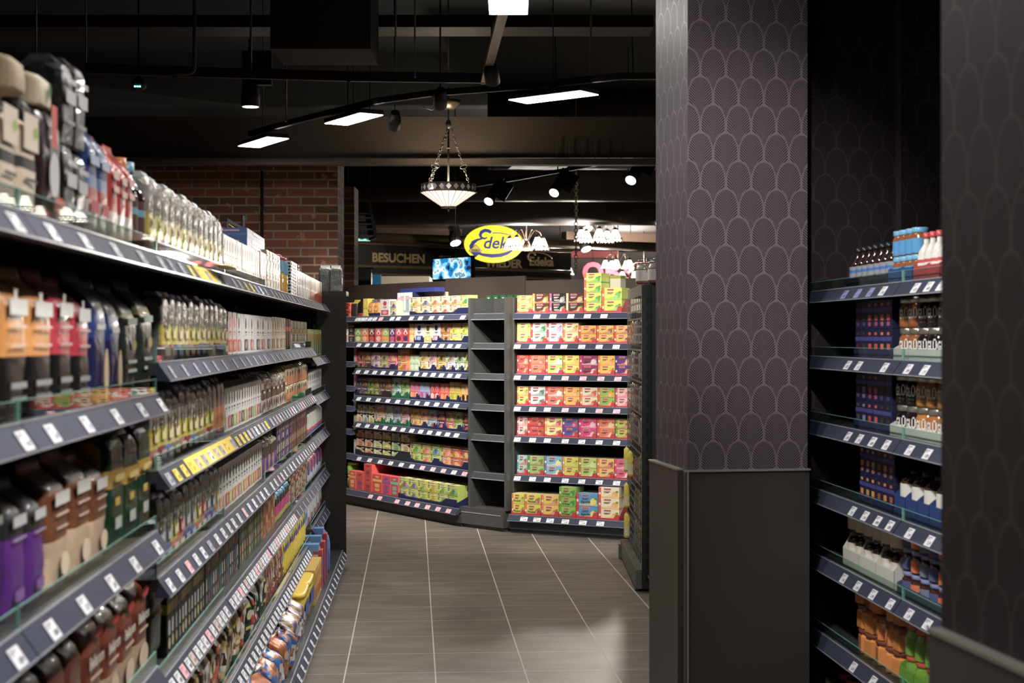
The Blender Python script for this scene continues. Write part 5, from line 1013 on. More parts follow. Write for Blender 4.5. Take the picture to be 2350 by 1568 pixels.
for i in range(3):
    xx = xa + .05 + i * .19; mb = MB().cbox(-.035, .035, 0, .19, 0, .21 + .02 * i, .002, C(196, 40, 38)); hh = .21 + .02 * i
    art(mb, .07, .19, hh, [('L', 'r', .12, .1, .88, .88, C(226, 222, 216))] + [('L', 'r', .3 + .05 * j, .16, .325 + .05 * j, .32, BLK) for j in range(8)] + [('L', 'r', .28, .7 - .06 * j, .72, .71 - .06 * j, C(120, 116, 112)) for j in range(3)] + [('F', 'r', .1, .1, .9, .9, C(60, 110, 190))])
    mb.box(-.037, .037, .02, .16, hh - .01, hh + .03, C(90, 150, 210))
    tag(build('milk_powder_carton', mb, CARD, None, LF.M @ Matrix.Translation((xx, yb, .1155))), '%s red carton with white barcode side at the rack end' % ORD[i], 'carton', 'red cartons with white backs')
put(k_bag(.1, .06, .26, bands=((0, C(40, 90, 180)), (.5, C(60, 130, 200))), side=C(40, 90, 190), seed=2), LF.M @ Matrix.Translation((xa + .62, yb, .1155)), 'tall blue pouch last on the bottom shelf, left aisle', 'pouch')
# yellow promotional wobbler on the top shelf
q = LF.x_at(480, -.01); q2 = LF.x_at(520, -.01)
mb = MB(); mb.prism([(q + (q2 - q) * (.5 - .5 * math.cos(i * math.pi / 12)), -.012 - .05 * math.sin(i * math.pi / 12)) for i in range(13)], 2, 1.712, 1.714, C(250, 214, 20))
tag(build('price_flag', mb, PLAST, None, LF.M), 'yellow half-round price flag on the top left shelf', 'sign')
for lv, ua, ub in ((1, 455, 500), (3, 435, 540)):
    a, b = LF.x_at(ua, -.02), LF.x_at(ub, -.02); zz = LZ[lv]
    mb = MB(); mb.prism([(-RAILO - .0025, zz - RAILH + .001), (-RAILO - .0005, zz - RAILH + .001), (-.0005, zz - .001), (-.0025, zz - .001)], 0, a, b, C(245, 210, 30))
    tag(build('offer_strip', mb, PAPER, None, LF.M), 'yellow offer strip in the rail of the %s shelf, left aisle' % SHN[lv - 1], 'sign')
# ================================================================== RIGHT SIDE RACK END (beyond the pillar)
GR = WP(1476, 8.75); GA = WP(1440, 10.05); gf = frame(GA, GR - GA); GL = (GR - GA).length   # x runs towards the camera, y to the right
t = empty('mesh_end_rack', gf, 'dark rack end with slotted mesh side left of the pillar', 'shelf')
mb = MB()
nx = 10; nz = 34
for i in range(nx + 1): x = GL * i / nx; mb.box(x - .008, x + .008, 0, .004, .12, 1.75)
for k in range(nz + 1): z = .12 + (1.75 - .12) * k / nz; mb.box(0, GL, .0005, .0045, z - .006, z + .006)
build('mesh_panel', mb, mat('grey_mesh_steel', C(74, 74, 72), .4, .4), t)
mb = MB().box(GL, GL + .03, -.01, .05, .02, 1.80, C(30, 32, 34)); z = .06
while z < 1.75: mb.box(GL + .0285, GL + .0315, .012, .03, z, z + .055, C(3, 3, 3)); mb.box(GL + .01, GL + .02, -.012, -.008, z, z + .03, C(150, 150, 146)); z += .085
build('upright_post', mb, mat_vc_steel, t)
mb = MB().box(GL + .004, GL + .028, .05, .75, .14, 1.795); build('end_panel', mb, ENDP, t)
mb = MB().box(-.02, GL + .02, -.045, .3, .02, .13); mb.box(-.02, .03, -.06, -.045, .0, .10); build('plinth', mb, STEELL, t)
for x in (.05, GL - .03): mb = MB().lathe([(.018, 0.0, BLK), (.018, .02, BLK)], 12, x, -.03); build('foot', mb, STEEL, t)
mb = MB().box(GL + .03, GL + .3, .06, .7, .03, .14); mb.prism([(.02, .1), (.06, .14), (.06, .06)], 0, GL + .03, GL + .3); build('base_shelf', mb, STEEL, t)
rc = [(C(206, 200, 190), 'silver'), (C(226, 130, 60), 'orange'), (C(90, 90, 90), 'grey'), (C(226, 206, 50), 'yellow'), (C(214, 214, 210), 'white'), (C(140, 170, 70), 'green'), (C(190, 60, 60), 'red')]
i = 0
for z, sel in ((1.44, (1, 0, 2, 4)), (1.24, (0, 2, 4, 5)), (1.03, (4, 6, 0, 2)), (.83, (0, 2, 4, 0)), (.60, (3, 3, 3, 0)), (.36, (3, 5, 3, 3)), (.16, (3, 0, 3, 3))):
    for j, k_ in enumerate(sel):
        c, nm_ = rc[k_]; x = .1 + j * (GL - .2) / 3.2; mb = MB()
        r = [ring(.11, .035, zz * .16, 16, 3.5, 0, 0, .004, i + j) for zz in (0, .1, .5, .9)] + [ring(.11, .004, .16, 16, 3, 0, 0)]
        for q in r: mb.v += q
        for a in range(4):
            for b in range(16): b2 = (b + 1) % 16; mb.f.append((a * 16 + b, a * 16 + b2, (a + 1) * 16 + b2, (a + 1) * 16 + b)); mb.c.append(c if a != 1 else mixc(c, WHITE, .5)); mb.sm.append(True)
        mb.f.append(tuple(range(16))[::-1]); mb.c.append(c); mb.sm.append(False); mb.f.append(tuple(64 + b for b in range(16))); mb.c.append(c); mb.sm.append(False)
        o = build('hanging_pack', mb, FILM, None, gf @ Matrix.Translation((x, -.012 if k_ == 3 and j < 2 else .03, z)))
        tag(o, '%s hanging pack, %s along, row %s of the mesh rack end' % (nm_, ORD[j], ['one', 'two', 'three', 'four', 'five', 'six', 'seven'][i]), 'pack', 'packs hanging on the mesh rack end')
    i += 1
for i, (x, hh) in enumerate(((GL - .18, .17), (GL - .02, .17))):   # clip jars on top
    M = gf @ Matrix.Translation((x, .03 + .06 * i, 1.81)); r = .06
    if i == 0: mb = MB().box(.02, GL - .0, .0, .2, 1.752, 1.8095); build('top_shelf', mb, STEEL, t)
    mb = MB(); mb.lathe([(r * .95, 0, C(120, 60, 40)), (r, .01, C(110, 56, 40)), (r, .09, C(150, 90, 60)), (r * .9, .11, C(190, 180, 170)), (r * .75, .125, C(200, 196, 190)), (r * .8, .13, C(206, 200, 196))], 24)
    j = build('clip_jar', mb, MATS['jar_contents'], None, M); tag(j, '%s clip-top glass jar with pale label on the mesh rack' % ['left', 'right'][i], 'jar')
    mb = MB().lathe([(r * .8, .131, C(210, 206, 200)), (r * .84, .14, C(214, 210, 206)), (r * .5, .155, C(216, 212, 206))], 24); build('lid', mb, GLASS, j)
    mb = MB().tube([(r * .84 * math.cos(a * math.pi / 10), r * .84 * math.sin(a * math.pi / 10), .128) for a in range(20)], .0025, 6, C(190, 186, 180), True)
    mb.tube([(r * .86, 0, .128), (r * 1.15, 0, .10), (r * 1.05, 0, .07), (r * 1.1, 0, .128), (r * .6, 0, .158)], .002, 6, C(190, 186, 180)); build('wire_clip', mb, TIN, j)
    mb = MB().lathe([(r * 1.012, .02, C(230, 226, 220)), (r * 1.012, .085, C(230, 226, 220))], 24, cap=False); build('label', mb, PAPER, j)
# a light-strip of bags low beside the near post
# ================================================================== CEILING: rails, lamps, ducts
LZc = 3.0
def led(pts, label, z=LZc):
    """rectangular LED head on the rail: pts = 4 floor-plan corners"""
    c = sum(pts, Vector()) / 4; xd = (pts[1] - pts[0]); wd = (pts[3] - pts[0]).length; L = xd.length; f = frame((c.x, c.y, z), xd)
    t = empty('rail_light', f, label, 'light', 'rectangular rail lights')
    mb = MB().cbox(-L / 2, L / 2, -wd / 2, wd / 2, .004, .035, .004, (.1, .1, .1)); build('housing', mb, BLACK, t)
    mb = MB().box(-L / 2 + .004, L / 2 - .004, -wd / 2 + .004, wd / 2 - .004, 0, .0038); build('diffuser', mb, LEDW, t)
    mb = MB().box(-.02, .02, -.02, .02, .035, .06); build('rail_adapter', mb, BLACK, t)
    mb = MB().tube([(0, 0, .05), (0, 0, 4.6 - z)], .004, 6); build('suspension', mb, BLACK, t)
    return t
def four(us_): return [WP(u, (LZc - H) * FPX / (HOR - v)) for u, v in us_]
led(four([(546, 336), (613, 315), (664, 319), (594, 340)]), 'lit rectangular rail light, leftmost and farthest of four')
led(four([(744, 284), (826, 260), (882, 265), (795, 289)]), 'lit rectangular rail light between the leftmost one and the pendant')
led(four([(1170, 229), (1337, 208), (1371, 221), (1204, 239)]), 'lit rectangular rail light right of the pendant lamp')
lp = WP(1167, 6.95); 
def led_at(p, dirv, label, L=.62, wd=.185):
    dv = Vector((dirv[0], dirv[1], 0)).normalized(); n = Vector((-dv.y, dv.x, 0)); q = Vector((p[0], p[1], 0))
    return led([q - dv * L / 2 + n * wd / 2, q + dv * L / 2 + n * wd / 2, q + dv * L / 2 - n * wd / 2, q - dv * L / 2 - n * wd / 2], label)
fw = Vector((SN, CS, 0))
pz = lp - fw * .31
led_at(pz, fw, 'lit rectangular rail light cut by the upper picture edge')
for i, dd in enumerate((1.9, 3.8, 5.6)): 
    led_at(pz - fw * dd, fw, 'rectangular rail light over the aisle, %s back towards the entrance' % ORD[i])
# the curved rail line goes on behind the pillar
led_at(WP(1900, 10.2), (1, -.35), 'rectangular rail light behind the pillar, over the right racks')
led_at(WP(2350, 9.6), (1, -.2), 'second rectangular rail light behind the pillar')
def rail(pts, z, label, wd=.035, hh=.04, m=BLACK, name='light_rail'):
    mb = MB()
    for a, b in zip(pts[:-1], pts[1:]):
        d_ = (b - a); L = d_.length; f = frame((a.x, a.y, z), d_); st = len(mb.v); mb.box(-.01, L + .01, -wd / 2, wd / 2, 0, hh); mb.xf(f, st)
    o = build(name, mb, m, None); tag(o, label, 'rail'); return o
tz = 3.06
def cl(us_, z): return [WP(u, (z - H) * FPX / (HOR - v)) for u, v in us_]
rail(cl([(575, 312), (700, 279), (870, 238), (993, 221), (1224, 204), (1425, 183), (1560, 182)], tz), tz, 'curved black light rail running from the left lamp to the pillar')
rail(cl([(200, 168), (400, 176), (800, 187), (1110, 191)], tz), tz, 'straight black light rail above the brick wall', hh=.06)
a, b = cl([(1112, 193), (1155, 30)], tz); b = b + (b - a).normalized() * 7.5
o = rail([a, b], tz, 'beige channelled rail running towards the camera above the aisle', wd=.05, hh=.04, m=mat('beige_channel', C(150, 130, 100), .4, .2))
rail(cl([(1075, 432), (1200, 412), (1350, 385), (1520, 355)], 3.3), 3.3, 'black spotlight rail rising to the pillar')
# suspension rods
def rod(u, v0, v1, t_, label, r=.006, col=(.25, .25, .25)):
    p = WP(u, t_); mb = MB().tube([(0, 0, ZV(v1, t_)), (0, 0, min(4.6, ZV(v0, t_)))], r, 8); o = build('suspension_rod', mb, STEELL, None, Matrix.Translation((p.x, p.y, 0))); tag(o, label, 'rod', 'ceiling suspension rods')
for i, (u, v1, t_) in enumerate(((82, 150, 7.5), (197, 160, 9), (576, 160, 9.0), (952, 178, 9.0), (908, 165, 9.2), (657, 280, 11), (1356, 205, 9.3), (1442, 400, 16), (1208, 500, 24))):
    rod(u, -400, v1, t_, 'thin suspension rod, %s counted among the ceiling rods' % ORD[i])
p = WP(446, 8.8)
mb = MB().tube([(0, 0, 4.6), (0, 0, ZV(160, 8.8)), (-.012, 0, ZV(166, 8.8)), (-.04, 0, ZV(169, 8.8)), (-.3, 0, ZV(170, 8.8))], .011, 10)
tag(build('conduit_pipe', mb, STEELL, None, Matrix.Translation((p.x, p.y, 0))), 'pale conduit pipe coming down and bending left above the rail', 'pipe')
# ducts and beams
BM = mat('black_duct_paint', C(72, 62, 55), .6, .1, .25, 1.5)
def beam(u0, t0, u1, t1, z0, z1, depth, label, name='air_duct', m=BM, cat='duct'):
    a, b = WP(u0, t0), WP(u1, t1); mb = MB().box(0, (b - a).length, 0, depth, z0, z1); o = build(name, mb, m, None, frame(a, b - a)); return tag(o, label, cat)
beam(-100, 12.6, 1560, 12.6, ZV(362, 12.6), ZV(268, 12.6), .6, 'wide black duct crossing below the ceiling above the brick wall')
beam(-100, 12.5, 1560, 12.5, ZV(378, 12.5), ZV(364, 12.5), .12, 'narrow flange under the wide black duct')
a = WP(1285, 12.2)
t = empty('duct_ribs', frame((a.x, a.y, 0), (1, 0)), 'row of thin ribs on the black duct right of the pendant', 'duct')
for i in range(7): mb = MB().box(i * .11, i * .11 + .007, .36, .37, ZV(358, 12.4), ZV(316, 12.4)); build('rib', mb, STEELL, t)
beam(620, 8.2, 850, 8.2, ZV(112, 8.2), 4.5, .5, 'boxy black duct under the ceiling left of the beige rail', m=mat('soot_black_paint', C(34, 30, 28), .8))
beam(-200, 9.6, 1500, 9.6, ZV(62, 9.6), ZV(34, 9.6), .3, 'dark cable tray across the top of the picture', 'cable_tray', m=BLACK, cat='tray')
a = WP(900, 17); b = WP(1560, 17.5)
for i, (v, r, tt) in enumerate(((300, .5, 19), (470, .32, 23), (408, .34, 21))):
    p0_, p1_ = WP(790 if i else 1120, tt), WP(1570, tt); mb = MB().tube([p0_ + Vector((0, 0, ZV(v, tt))), p1_ + Vector((0, 0, ZV(v, tt)))], r, 24)
    for k_ in (.2, .8): h_ = p0_.lerp(p1_, k_); mb.tube([h_ + Vector((0, 0, ZV(v, tt))), h_ + Vector((0, 0, 4.6))], .006, 6)
    tag(build('round_duct', mb, BM, None), 'round black duct %s between the pendant and the pillar' % ['highest', 'lowest', 'middle'][i], 'duct')
# louvred stair-like vent by the brick pier
a = WP(800, 16.6); f = frame((a.x, a.y, 0), (1, .2)); t = empty('louvre_vent', f, 'slatted metal vent hanging beside the brick pier', 'vent')
for i, v in enumerate((489, 499, 513, 525, 540)): mb = MB().box(0, .24 + .01 * i, 0, .4, ZV(v + 2, 16.6), ZV(v - 1, 16.6)); build('slat', mb, RAILE, t)
mb = MB().prism([(.22, ZV(462, 16.6)), (.25, ZV(462, 16.6)), (.33, ZV(546, 16.6)), (.29, ZV(546, 16.6))], 1, 0, .4); build('side_plate', mb, STEELL, t)
mb = MB().tube([(.27, .2, ZV(470, 16.6)), (.27, .2, 4.6)], .006, 6); mb.tube([(.02, .2, ZV(540, 16.6)), (.02, .2, 4.6)], .006, 6); build('hanger', mb, BLACK, t)
# ceiling picture panels
def cpanel(us_, z, label, cols):
    ps = cl(us_, z); mb = MB(); c = sum(ps, Vector()) / 4
    th = .02; f = [(p - c) for p in ps]
    mb.v = [(p.x, p.y, 0) for p in f] + [(p.x, p.y, th) for p in f]
    for q in ((0, 1, 2, 3), (7, 6, 5, 4), (0, 4, 5, 1), (1, 5, 6, 2), (2, 6, 7, 3), (3, 7, 4, 0)): mb.f.append(q); mb.c.append(cols[0]); mb.sm.append(False)
    rnd = random.Random(3)
    for i in range(16):
        a_, b_ = rnd.random() * .7 + .15, rnd.random() * .7 + .15; q = f[0].lerp(f[1], a_).lerp(f[3].lerp(f[2], a_), b_); s_ = .04 + .1 * rnd.random(); an = rnd.random() * 6
        mb.poly([(q.x + s_ * math.cos(an), q.y + s_ * math.sin(an), -.001 - i * .0003), (q.x + s_ * .2 * math.cos(an + 1.6), q.y + s_ * .2 * math.sin(an + 1.6), -.001 - i * .0003), (q.x - s_ * math.cos(an), q.y - s_ * math.sin(an), -.001 - i * .0003), (q.x - s_ * .2 * math.cos(an + 1.6), q.y - s_ * .2 * math.sin(an + 1.6), -.001 - i * .0003)], cols[1 + i % (len(cols) - 1)])
    tag(build('ceiling_panel', mb, PAPER, None, Matrix.Translation((c.x, c.y, z))), label, 'panel')
PC = [C(150, 146, 140), C(120, 70, 40), C(190, 120, 70), C(90, 84, 80), C(170, 160, 150)]
cpanel([(1166, 388), (1184, 376), (1308, 377), (1295, 390)], 3.6, 'pale printed ceiling panel with brown leaf pattern above the spotlights', PC)
cpanel([(908, 438), (912, 424), (967, 424), (967, 436)], 3.7, 'grey ceiling panel left of the pendant shade', [C(110, 106, 100), C(90, 84, 80), C(130, 126, 120)])
cpanel([(912, 499), (916, 486), (1010, 490), (1010, 500)], 3.5, 'grey ceiling panel below the pendant lamp', [C(110, 106, 100), C(90, 84, 80), C(130, 126, 120)])
# ---------------- lamps
SHADE = mat('lit_opal_glass', C(250, 240, 222), .5, emit=1.3, ecol=(1, .93, .82))
SHADE2 = mat('lit_pendant_glass', C(250, 236, 206), .5, emit=.62, ecol=(1, .84, .6))
BRZ = mat('dark_bronze', C(92, 78, 66), .4, .5)
def spot(u, v, t_, label, tilt=(-.5, .35), r=.07):
    p = WZ(u, v, t_); M = Matrix.Translation(p) @ Matrix.Rotation(-YAW, 4, 'Z') @ Matrix.Rotation(tilt[0], 4, 'Y') @ Matrix.Rotation(tilt[1], 4, 'X')
    t = empty('spotlight', M, label, 'light', 'track spotlights')
    mb = MB().lathe([(r * 1.05, -.02, BLK), (r * 1.05, .05, BLK), (r * .8, .16, BLK), (r * .5, .2, BLK)], 20); build('housing', mb, BLACK, t)
    mb = MB().lathe([(r * .92, -.022, WHITE), (r * .6, -.0215, WHITE), (r * .3, -.0225, WHITE)], 20); build('lens', mb, mat('spot_lens', (1, 1, 1), .4, emit=2.5, ecol=(1, .97, .9)), t)
    mb = MB().box(-.012, .012, -.012, .012, .19, .42); mb.box(-.05, .14, -.03, .03, .12, .34); build('driver_box', mb, BLACK, t)
    b_ = M.inverted() @ Vector((p.x, p.y, 4.6)); mb = MB().tube([(0, 0, .1), tuple(b_)], .006, 6); build('stem', mb, BLACK, t)
for i, (u, v, t_) in enumerate(((1123, 460, 15.5), (1273, 440, 14.5), (1449, 411, 13.2))): spot(u, v, t_, ['left', 'middle', 'right'][i] + ' tilted track spotlight on the rail above the oval sign', (.5, -.75), .052)
for i, (u, v, t_) in enumerate(((1045, 556, 26), (1346, 524, 24), (1345, 570, 26))): spot(u, v, t_, ['distant spotlight left of the oval sign', 'distant spotlight behind the upper right chandelier', 'distant spotlight just below the upper right chandelier'][i], (-.3, -.5), .1)
spot(575, 238, 9.7, 'round ceiling spotlight above the leftmost rail light', (0, .0), .058)
# spotlights over the entrance end of the aisle, aimed at the pillar and the jam rack
for i, (P_, Q_, e_, an) in enumerate((((.35, 1.9, 3.0), (1.15, 5.35, 1.9), 130, 24), ((.2, 3.3, 3.0), (1.55, 4.6, 1.0), 75, 46), ((.55, 2.3, 3.0), (-.7, 2.7, .3), 76, 52), ((.55, 3.9, 3.0), (-.7, 4.2, .3), 74, 50), ((.55, 5.5, 3.0), (-.7, 5.8, .3), 72, 48), ((1.3, 7.0, 3.0), (-.7, 7.3, .4), 90, 40), ((1.6, 8.5, 3.0), (-.7, 8.7, .4), 92, 38))):
    p = Vector(P_); d_ = (Vector(Q_) - p).normalized(); rt_ = d_.to_track_quat('-Z', 'Y')
    t = empty('spotlight', Matrix.Translation(p) @ rt_.to_matrix().to_4x4(), 'black spotlight above the aisle aimed at the %s' % ['wallpapered pillar', 'jam rack in the niche', 'nearest coffee bags on the left', 'silver pouches on the left', 'white pod cartons on the left', 'middle of the left rack', 'far end of the left rack'][i], 'light', 'rack spotlights')
    b_ = (Matrix.Translation(p) @ rt_.to_matrix().to_4x4()).inverted() @ Vector((p.x, p.y, 4.6)); mb = MB().tube([(0, 0, .05), tuple(b_)], .006, 6); build('stem', mb, BLACK, t)
    mb = MB().lathe([(.045, -.0, BLK), (.045, .08, BLK), (.03, .14, BLK)], 16); build('housing', mb, BLACK, t)
    ld = bpy.data.lights.new('rack_spot_bulb', 'SPOT'); ld.energy = e_; ld.color = (1, .97, .93); ld.shadow_soft_size = .04; ld.spot_size = math.radians(an); ld.spot_blend = 1.0
    lo = bpy.data.objects.new('rack_spot_bulb', ld); COL.objects.link(lo); lo.matrix_world = Matrix.Translation(p + d_ * -.02 + d_ * .03) @ rt_.to_matrix().to_4x4()
for i, (u, t_, tu, tt2, tz2, e_) in enumerate(((1130, 8.7, 1230, 11.2, 1.1, 140), (1010, 9.6, 980, 12.3, 1.0, 140), (905, 10.6, 860, 12.9, 1.0, 120))):
    p = WP(u, t_, 3.0); q = WP(tu, tt2, tz2); d_ = (q - p).normalized(); rt_ = d_.to_track_quat('-Z', 'Y')
    M = Matrix.Translation(p) @ rt_.to_matrix().to_4x4(); t = empty('spotlight', M, 'black %s spotlight hidden against the curved rail, aimed at the tea racks' % ['right', 'middle', 'left'][i], 'light', 'rack spotlights')
    b_ = (Matrix.Translation(p) @ rt_.to_matrix().to_4x4()).inverted() @ Vector((p.x, p.y, 4.6)); mb = MB().tube([(0, 0, .05), tuple(b_)], .006, 6); build('stem', mb, BLACK, t)
    mb = MB().lathe([(.045, -.02, BLK), (.045, .06, BLK), (.03, .12, BLK)], 16); build('housing', mb, BLACK, t)
    ld = bpy.data.lights.new('rack_spot_bulb', 'SPOT'); ld.energy = e_; ld.color = (1, .95, .88); ld.shadow_soft_size = .04; ld.spot_size = math.radians(62); ld.spot_blend = .7
    lo = bpy.data.objects.new('rack_spot_bulb', ld); COL.objects.link(lo); lo.matrix_world = Matrix.Translation(p + d_ * .04) @ rt_.to_matrix().to_4x4()
# pendant
tp = 12.0; pc = WP(1029, tp); R0 = 64 / FPX * tp
t = empty('pendant_lamp', Matrix.Translation((pc.x, pc.y, 0)), 'large conical leaded glass pendant lamp hung on three chains', 'light')
zt, zm, zb = ZV(424, tp), ZV(441, tp), ZV(475, tp)
mb = MB().lathe([(R0 * .25, zb, WHITE), (R0 * .99, zm - .004, WHITE), (R0 * .95, zm - .003, WHITE)], 24, smooth=False, cap=False); build('shade', mb, SHADE2, t)
mb = MB()
for i in range(24):
    a = 2 * math.pi * i / 24; mb.tube([(R0 * .25 * math.cos(a), R0 * .25 * math.sin(a), zb), (R0 * 1.0 * math.cos(a), R0 * 1.0 * math.sin(a), zm - .004)], .0022, 5)
for rr, zz in ((R0 * .255, zb), (R0 * 1.0, zm), (R0 * .97, zt), (R0 * 1.0, zm - .004)): mb.tube([(rr * math.cos(a * math.pi / 16), rr * math.sin(a * math.pi / 16), zz) for a in range(32)], .005, 6, closed=True)
mb.lathe([(R0 * .26, zb - .012, BLK), (R0 * .26, zb, BLK)], 20); mb.lathe([(.004, zb - .04, BLK), (.012, zb - .02, BLK), (.006, zb - .01, BLK)], 10)
build('lead_frame', mb, BRZ, t)
mb = MB().lathe([(R0 * .985, zm, C(70, 60, 56)), (R0 * .96, zt, C(70, 60, 56))], 32, cap=False)
n = 24
for i in range(n):
    a = 2 * math.pi * i / n; zc = (zm + zt) / 2; hh = (zt - zm) * .42; wv = .022; r = R0 * .985
    c0, s0 = math.cos(a), math.sin(a)
    mb.poly([(r * c0, r * s0, zc - hh), (r * c0 - s0 * wv, r * s0 + c0 * wv, zc), (r * c0, r * s0, zc + hh), (r * c0 + s0 * wv, r * s0 - c0 * wv, zc)], C(190, 180, 170) if i % 3 else C(220, 214, 206))
build('gallery_band', mb, vmat('cut_glass_band', .2, coat=.5), t)
zh = ZV(284, tp)
mb = MB().tube([(0, 0, zb), (0, 0, zh)], .008, 8); mb.lathe([(.012, zh - .04, BLK), (.022, zh - .02, BLK), (.022, zh, BLK), (.012, zh + .03, BLK)], 12); mb.lathe([(.012, ZV(341, tp), BLK), (.018, ZV(340, tp), BLK), (.012, ZV(339, tp), BLK)], 10); build('stem', mb, STEELL, t)
for i in range(3):
    a = math.radians((10, 160, 215)[i]); e_ = Vector((R0 * .78 * math.cos(a), R0 * .78 * math.sin(a), zt)); s0 = Vector((0.01, 0, zh)); mb = MB(); N_ = 15
    for k in range(N_):
        p_, q_ = s0.lerp(e_, k / N_), s0.lerp(e_, (k + .95) / N_)
        big = k == 10; wv = .03 if big else .009; d_ = (q_ - p_).normalized(); sd = d_.cross(Vector((math.sin(a), -math.cos(a), 0) if k % 2 or big else (math.cos(a), math.sin(a), 0))).normalized(); m_ = (p_ + q_) / 2; L_ = (q_ - p_).length * (.75 if not big else .95)
        mb.tube([m_ + d_ * (L_ * .5 * math.cos(j * math.pi / 5)) + sd * (wv * math.sin(j * math.pi / 5)) for j in range(10)], .0032, 5, closed=True)
    build('chain', mb, STEELL, t)
zc_ = ZV(236, tp); mb = MB().lathe([(.015, zc_ - .055, BLK), (.05, zc_ - .05, BLK), (.09, zc_ - .01, BLK), (.1, zc_ + .02, BLK)], 20); mb.tube([(0, 0, zh + .03), (0, 0, zc_ - .05)], .006, 8)
mb.tube([(-.08, 0, zc_), (-.13, 0, zc_ - .06), (-.2, 0, zc_ - .04), (-.28, 0, zc_ + .03)], .004, 6); mb.tube([(0, 0, zc_ + .02), (0, 0, 4.6)], .006, 8); build('canopy', mb, mat('tarnished_brass', C(110, 96, 84), .35, .5), t)
# small chandeliers
def chand(u, v, t_, dia, label, rot=0.0):
    """v = level of the arm tops; dia = overall width in metres"""
    p = WZ(u, v, t_); R = dia / 2 - .1; t = empty('chandelier', Matrix.Translation(p) @ Matrix.Rotation(rot, 4, 'Z'), label, 'light', 'small glass-shade chandeliers')
    mb = MB().tube([(0, 0, -.28), (0, 0, 4.6 - p.z)], .010, 8); mb.lathe([(.01, -.34, BLK), (.04, -.3, BLK), (.05, -.24, BLK), (.02, -.18, BLK)], 12); build('stem', mb, BRZ, t)
    for i in range(5):
        a = 2 * math.pi * i / 5; c0, s0 = math.cos(a), math.sin(a)
        pts = [(0, -.25), (.06, -.12), (.12, -.03), (R * .55, 0), (R * .85, -.04), (R, -.14)]
        mb = MB().tube([(r * c0, r * s0, z_) for r, z_ in pts], .008, 8); mb.lathe([(.03, -.15, BLK), (.045, -.13, BLK), (.015, -.1, BLK)], 12, R * c0, R * s0); ar = build('arm', mb, BRZ, t)
        mb = MB().lathe([(.105, -.31, WHITE), (.1, -.29, WHITE), (.04, -.14, WHITE)], 12, R * c0, R * s0, cap=False, smooth=False); s_ = build('shade', mb, SHADE, ar)
        mb = MB()
        for k in range(12):
            b_ = 2 * math.pi * k / 12; x, y = R * c0, R * s0; mb.tube([(x + .106 * math.cos(b_), y + .106 * math.sin(b_), -.31), (x + .041 * math.cos(b_), y + .041 * math.sin(b_), -.14)], .0025, 4)
            b2 = b_ + math.pi / 12; mb.tube([(x + .108 * math.cos(b_), y + .108 * math.sin(b_), -.27), (x + .112 * math.cos(b2), y + .112 * math.sin(b2), -.33)], .005, 4); mb.tube([(x + .108 * math.cos(b_ + math.pi / 6), y + .108 * math.sin(b_ + math.pi / 6), -.27), (x + .112 * math.cos(b2), y + .112 * math.sin(b2), -.33)], .005, 4)
        mb.tube([(x + .106 * math.cos(k * math.pi / 8), y + .106 * math.sin(k * math.pi / 8), -.272) for k in range(16)], .005, 5, closed=True)
        build('shade_trim', mb, BRZ, ar)
    return t
chand(1208, 527, 24, .76, 'chandelier with five white shades overlapping the oval sign', .3)
chand(1372, 508, 23.5, .76, 'chandelier with white shades right of the hanging chain', .9)
chand(1285, 600, 36, .76, 'chandelier with white shades below the pale emblem on the black board', .5)
chand(1105, 616, 41, .76, 'chandelier with white shades beside the blue screen', .2)
chand(1418, 583, 33, .76, 'chandelier with white shades in front of the pink letters', .7)
chand(1478, 602, 44, .9, 'chandelier with white shades right behind the clip-top jar', .4)
chand(1447, 612, 40, .76, 'chandelier half hidden behind the green tea stack', 1.2)
for i, (x, y, z) in enumerate(((3.55, 17.3, 3.25), (3.3, 18.9, 3.25), (3.95, 15.5, 3.25))):
    t = chand(1175, 500, 20, .76, 'chandelier with white shades hidden right of the pillar, %s of three' % ['middle', 'farthest', 'nearest'][i], .5 + i); t.location = (x, y, z)
# hanging beige chain
p = WP(1322, 18); mb = MB(); z = ZV(400, 18); k = 0
while z > ZV(632, 18): mb.tube([(0.0 + .022 * math.cos(j * math.pi / 4) * (1 if k % 2 else .4), .022 * math.cos(j * math.pi / 4) * (.4 if k % 2 else 1), z + .026 * math.sin(j * math.pi / 4)) for j in range(8)], .006, 5, closed=True); z -= .04; k += 1
mb.tube([(0, 0, ZV(400, 18)), (0, 0, 4.6)], .004, 5); tag(build('hanging_chain', mb, mat('brass_chain', C(226, 206, 170), .4, .0), None, Matrix.Translation((p.x, p.y, 0))), 'long beige link chain hanging from the spotlight rail', 'chain')
# exit luminaire with blue-green lamps
p = WZ(318, 207, 9.5); t = empty('smoke_sensor', Matrix.Translation(p), 'small dark ceiling unit with three green lamps, upper left', 'sensor')
mb = MB().lathe([(.03, 0, BLK), (.05, .02, BLK), (.04, .06, BLK), (.006, .09, BLK), (.005, 4.6 - p.z, BLK)], 16); build('housing', mb, BLACK, t)
GLED = mat('green_indicator', C(60, 230, 210), .4, emit=6, ecol=(.1, 1, .8))
for k in range(3): mb = MB().box(-.018 + k * .015, -.008 + k * .015, -.052, -.046, .012, .02); build('indicator', mb, GLED, t)
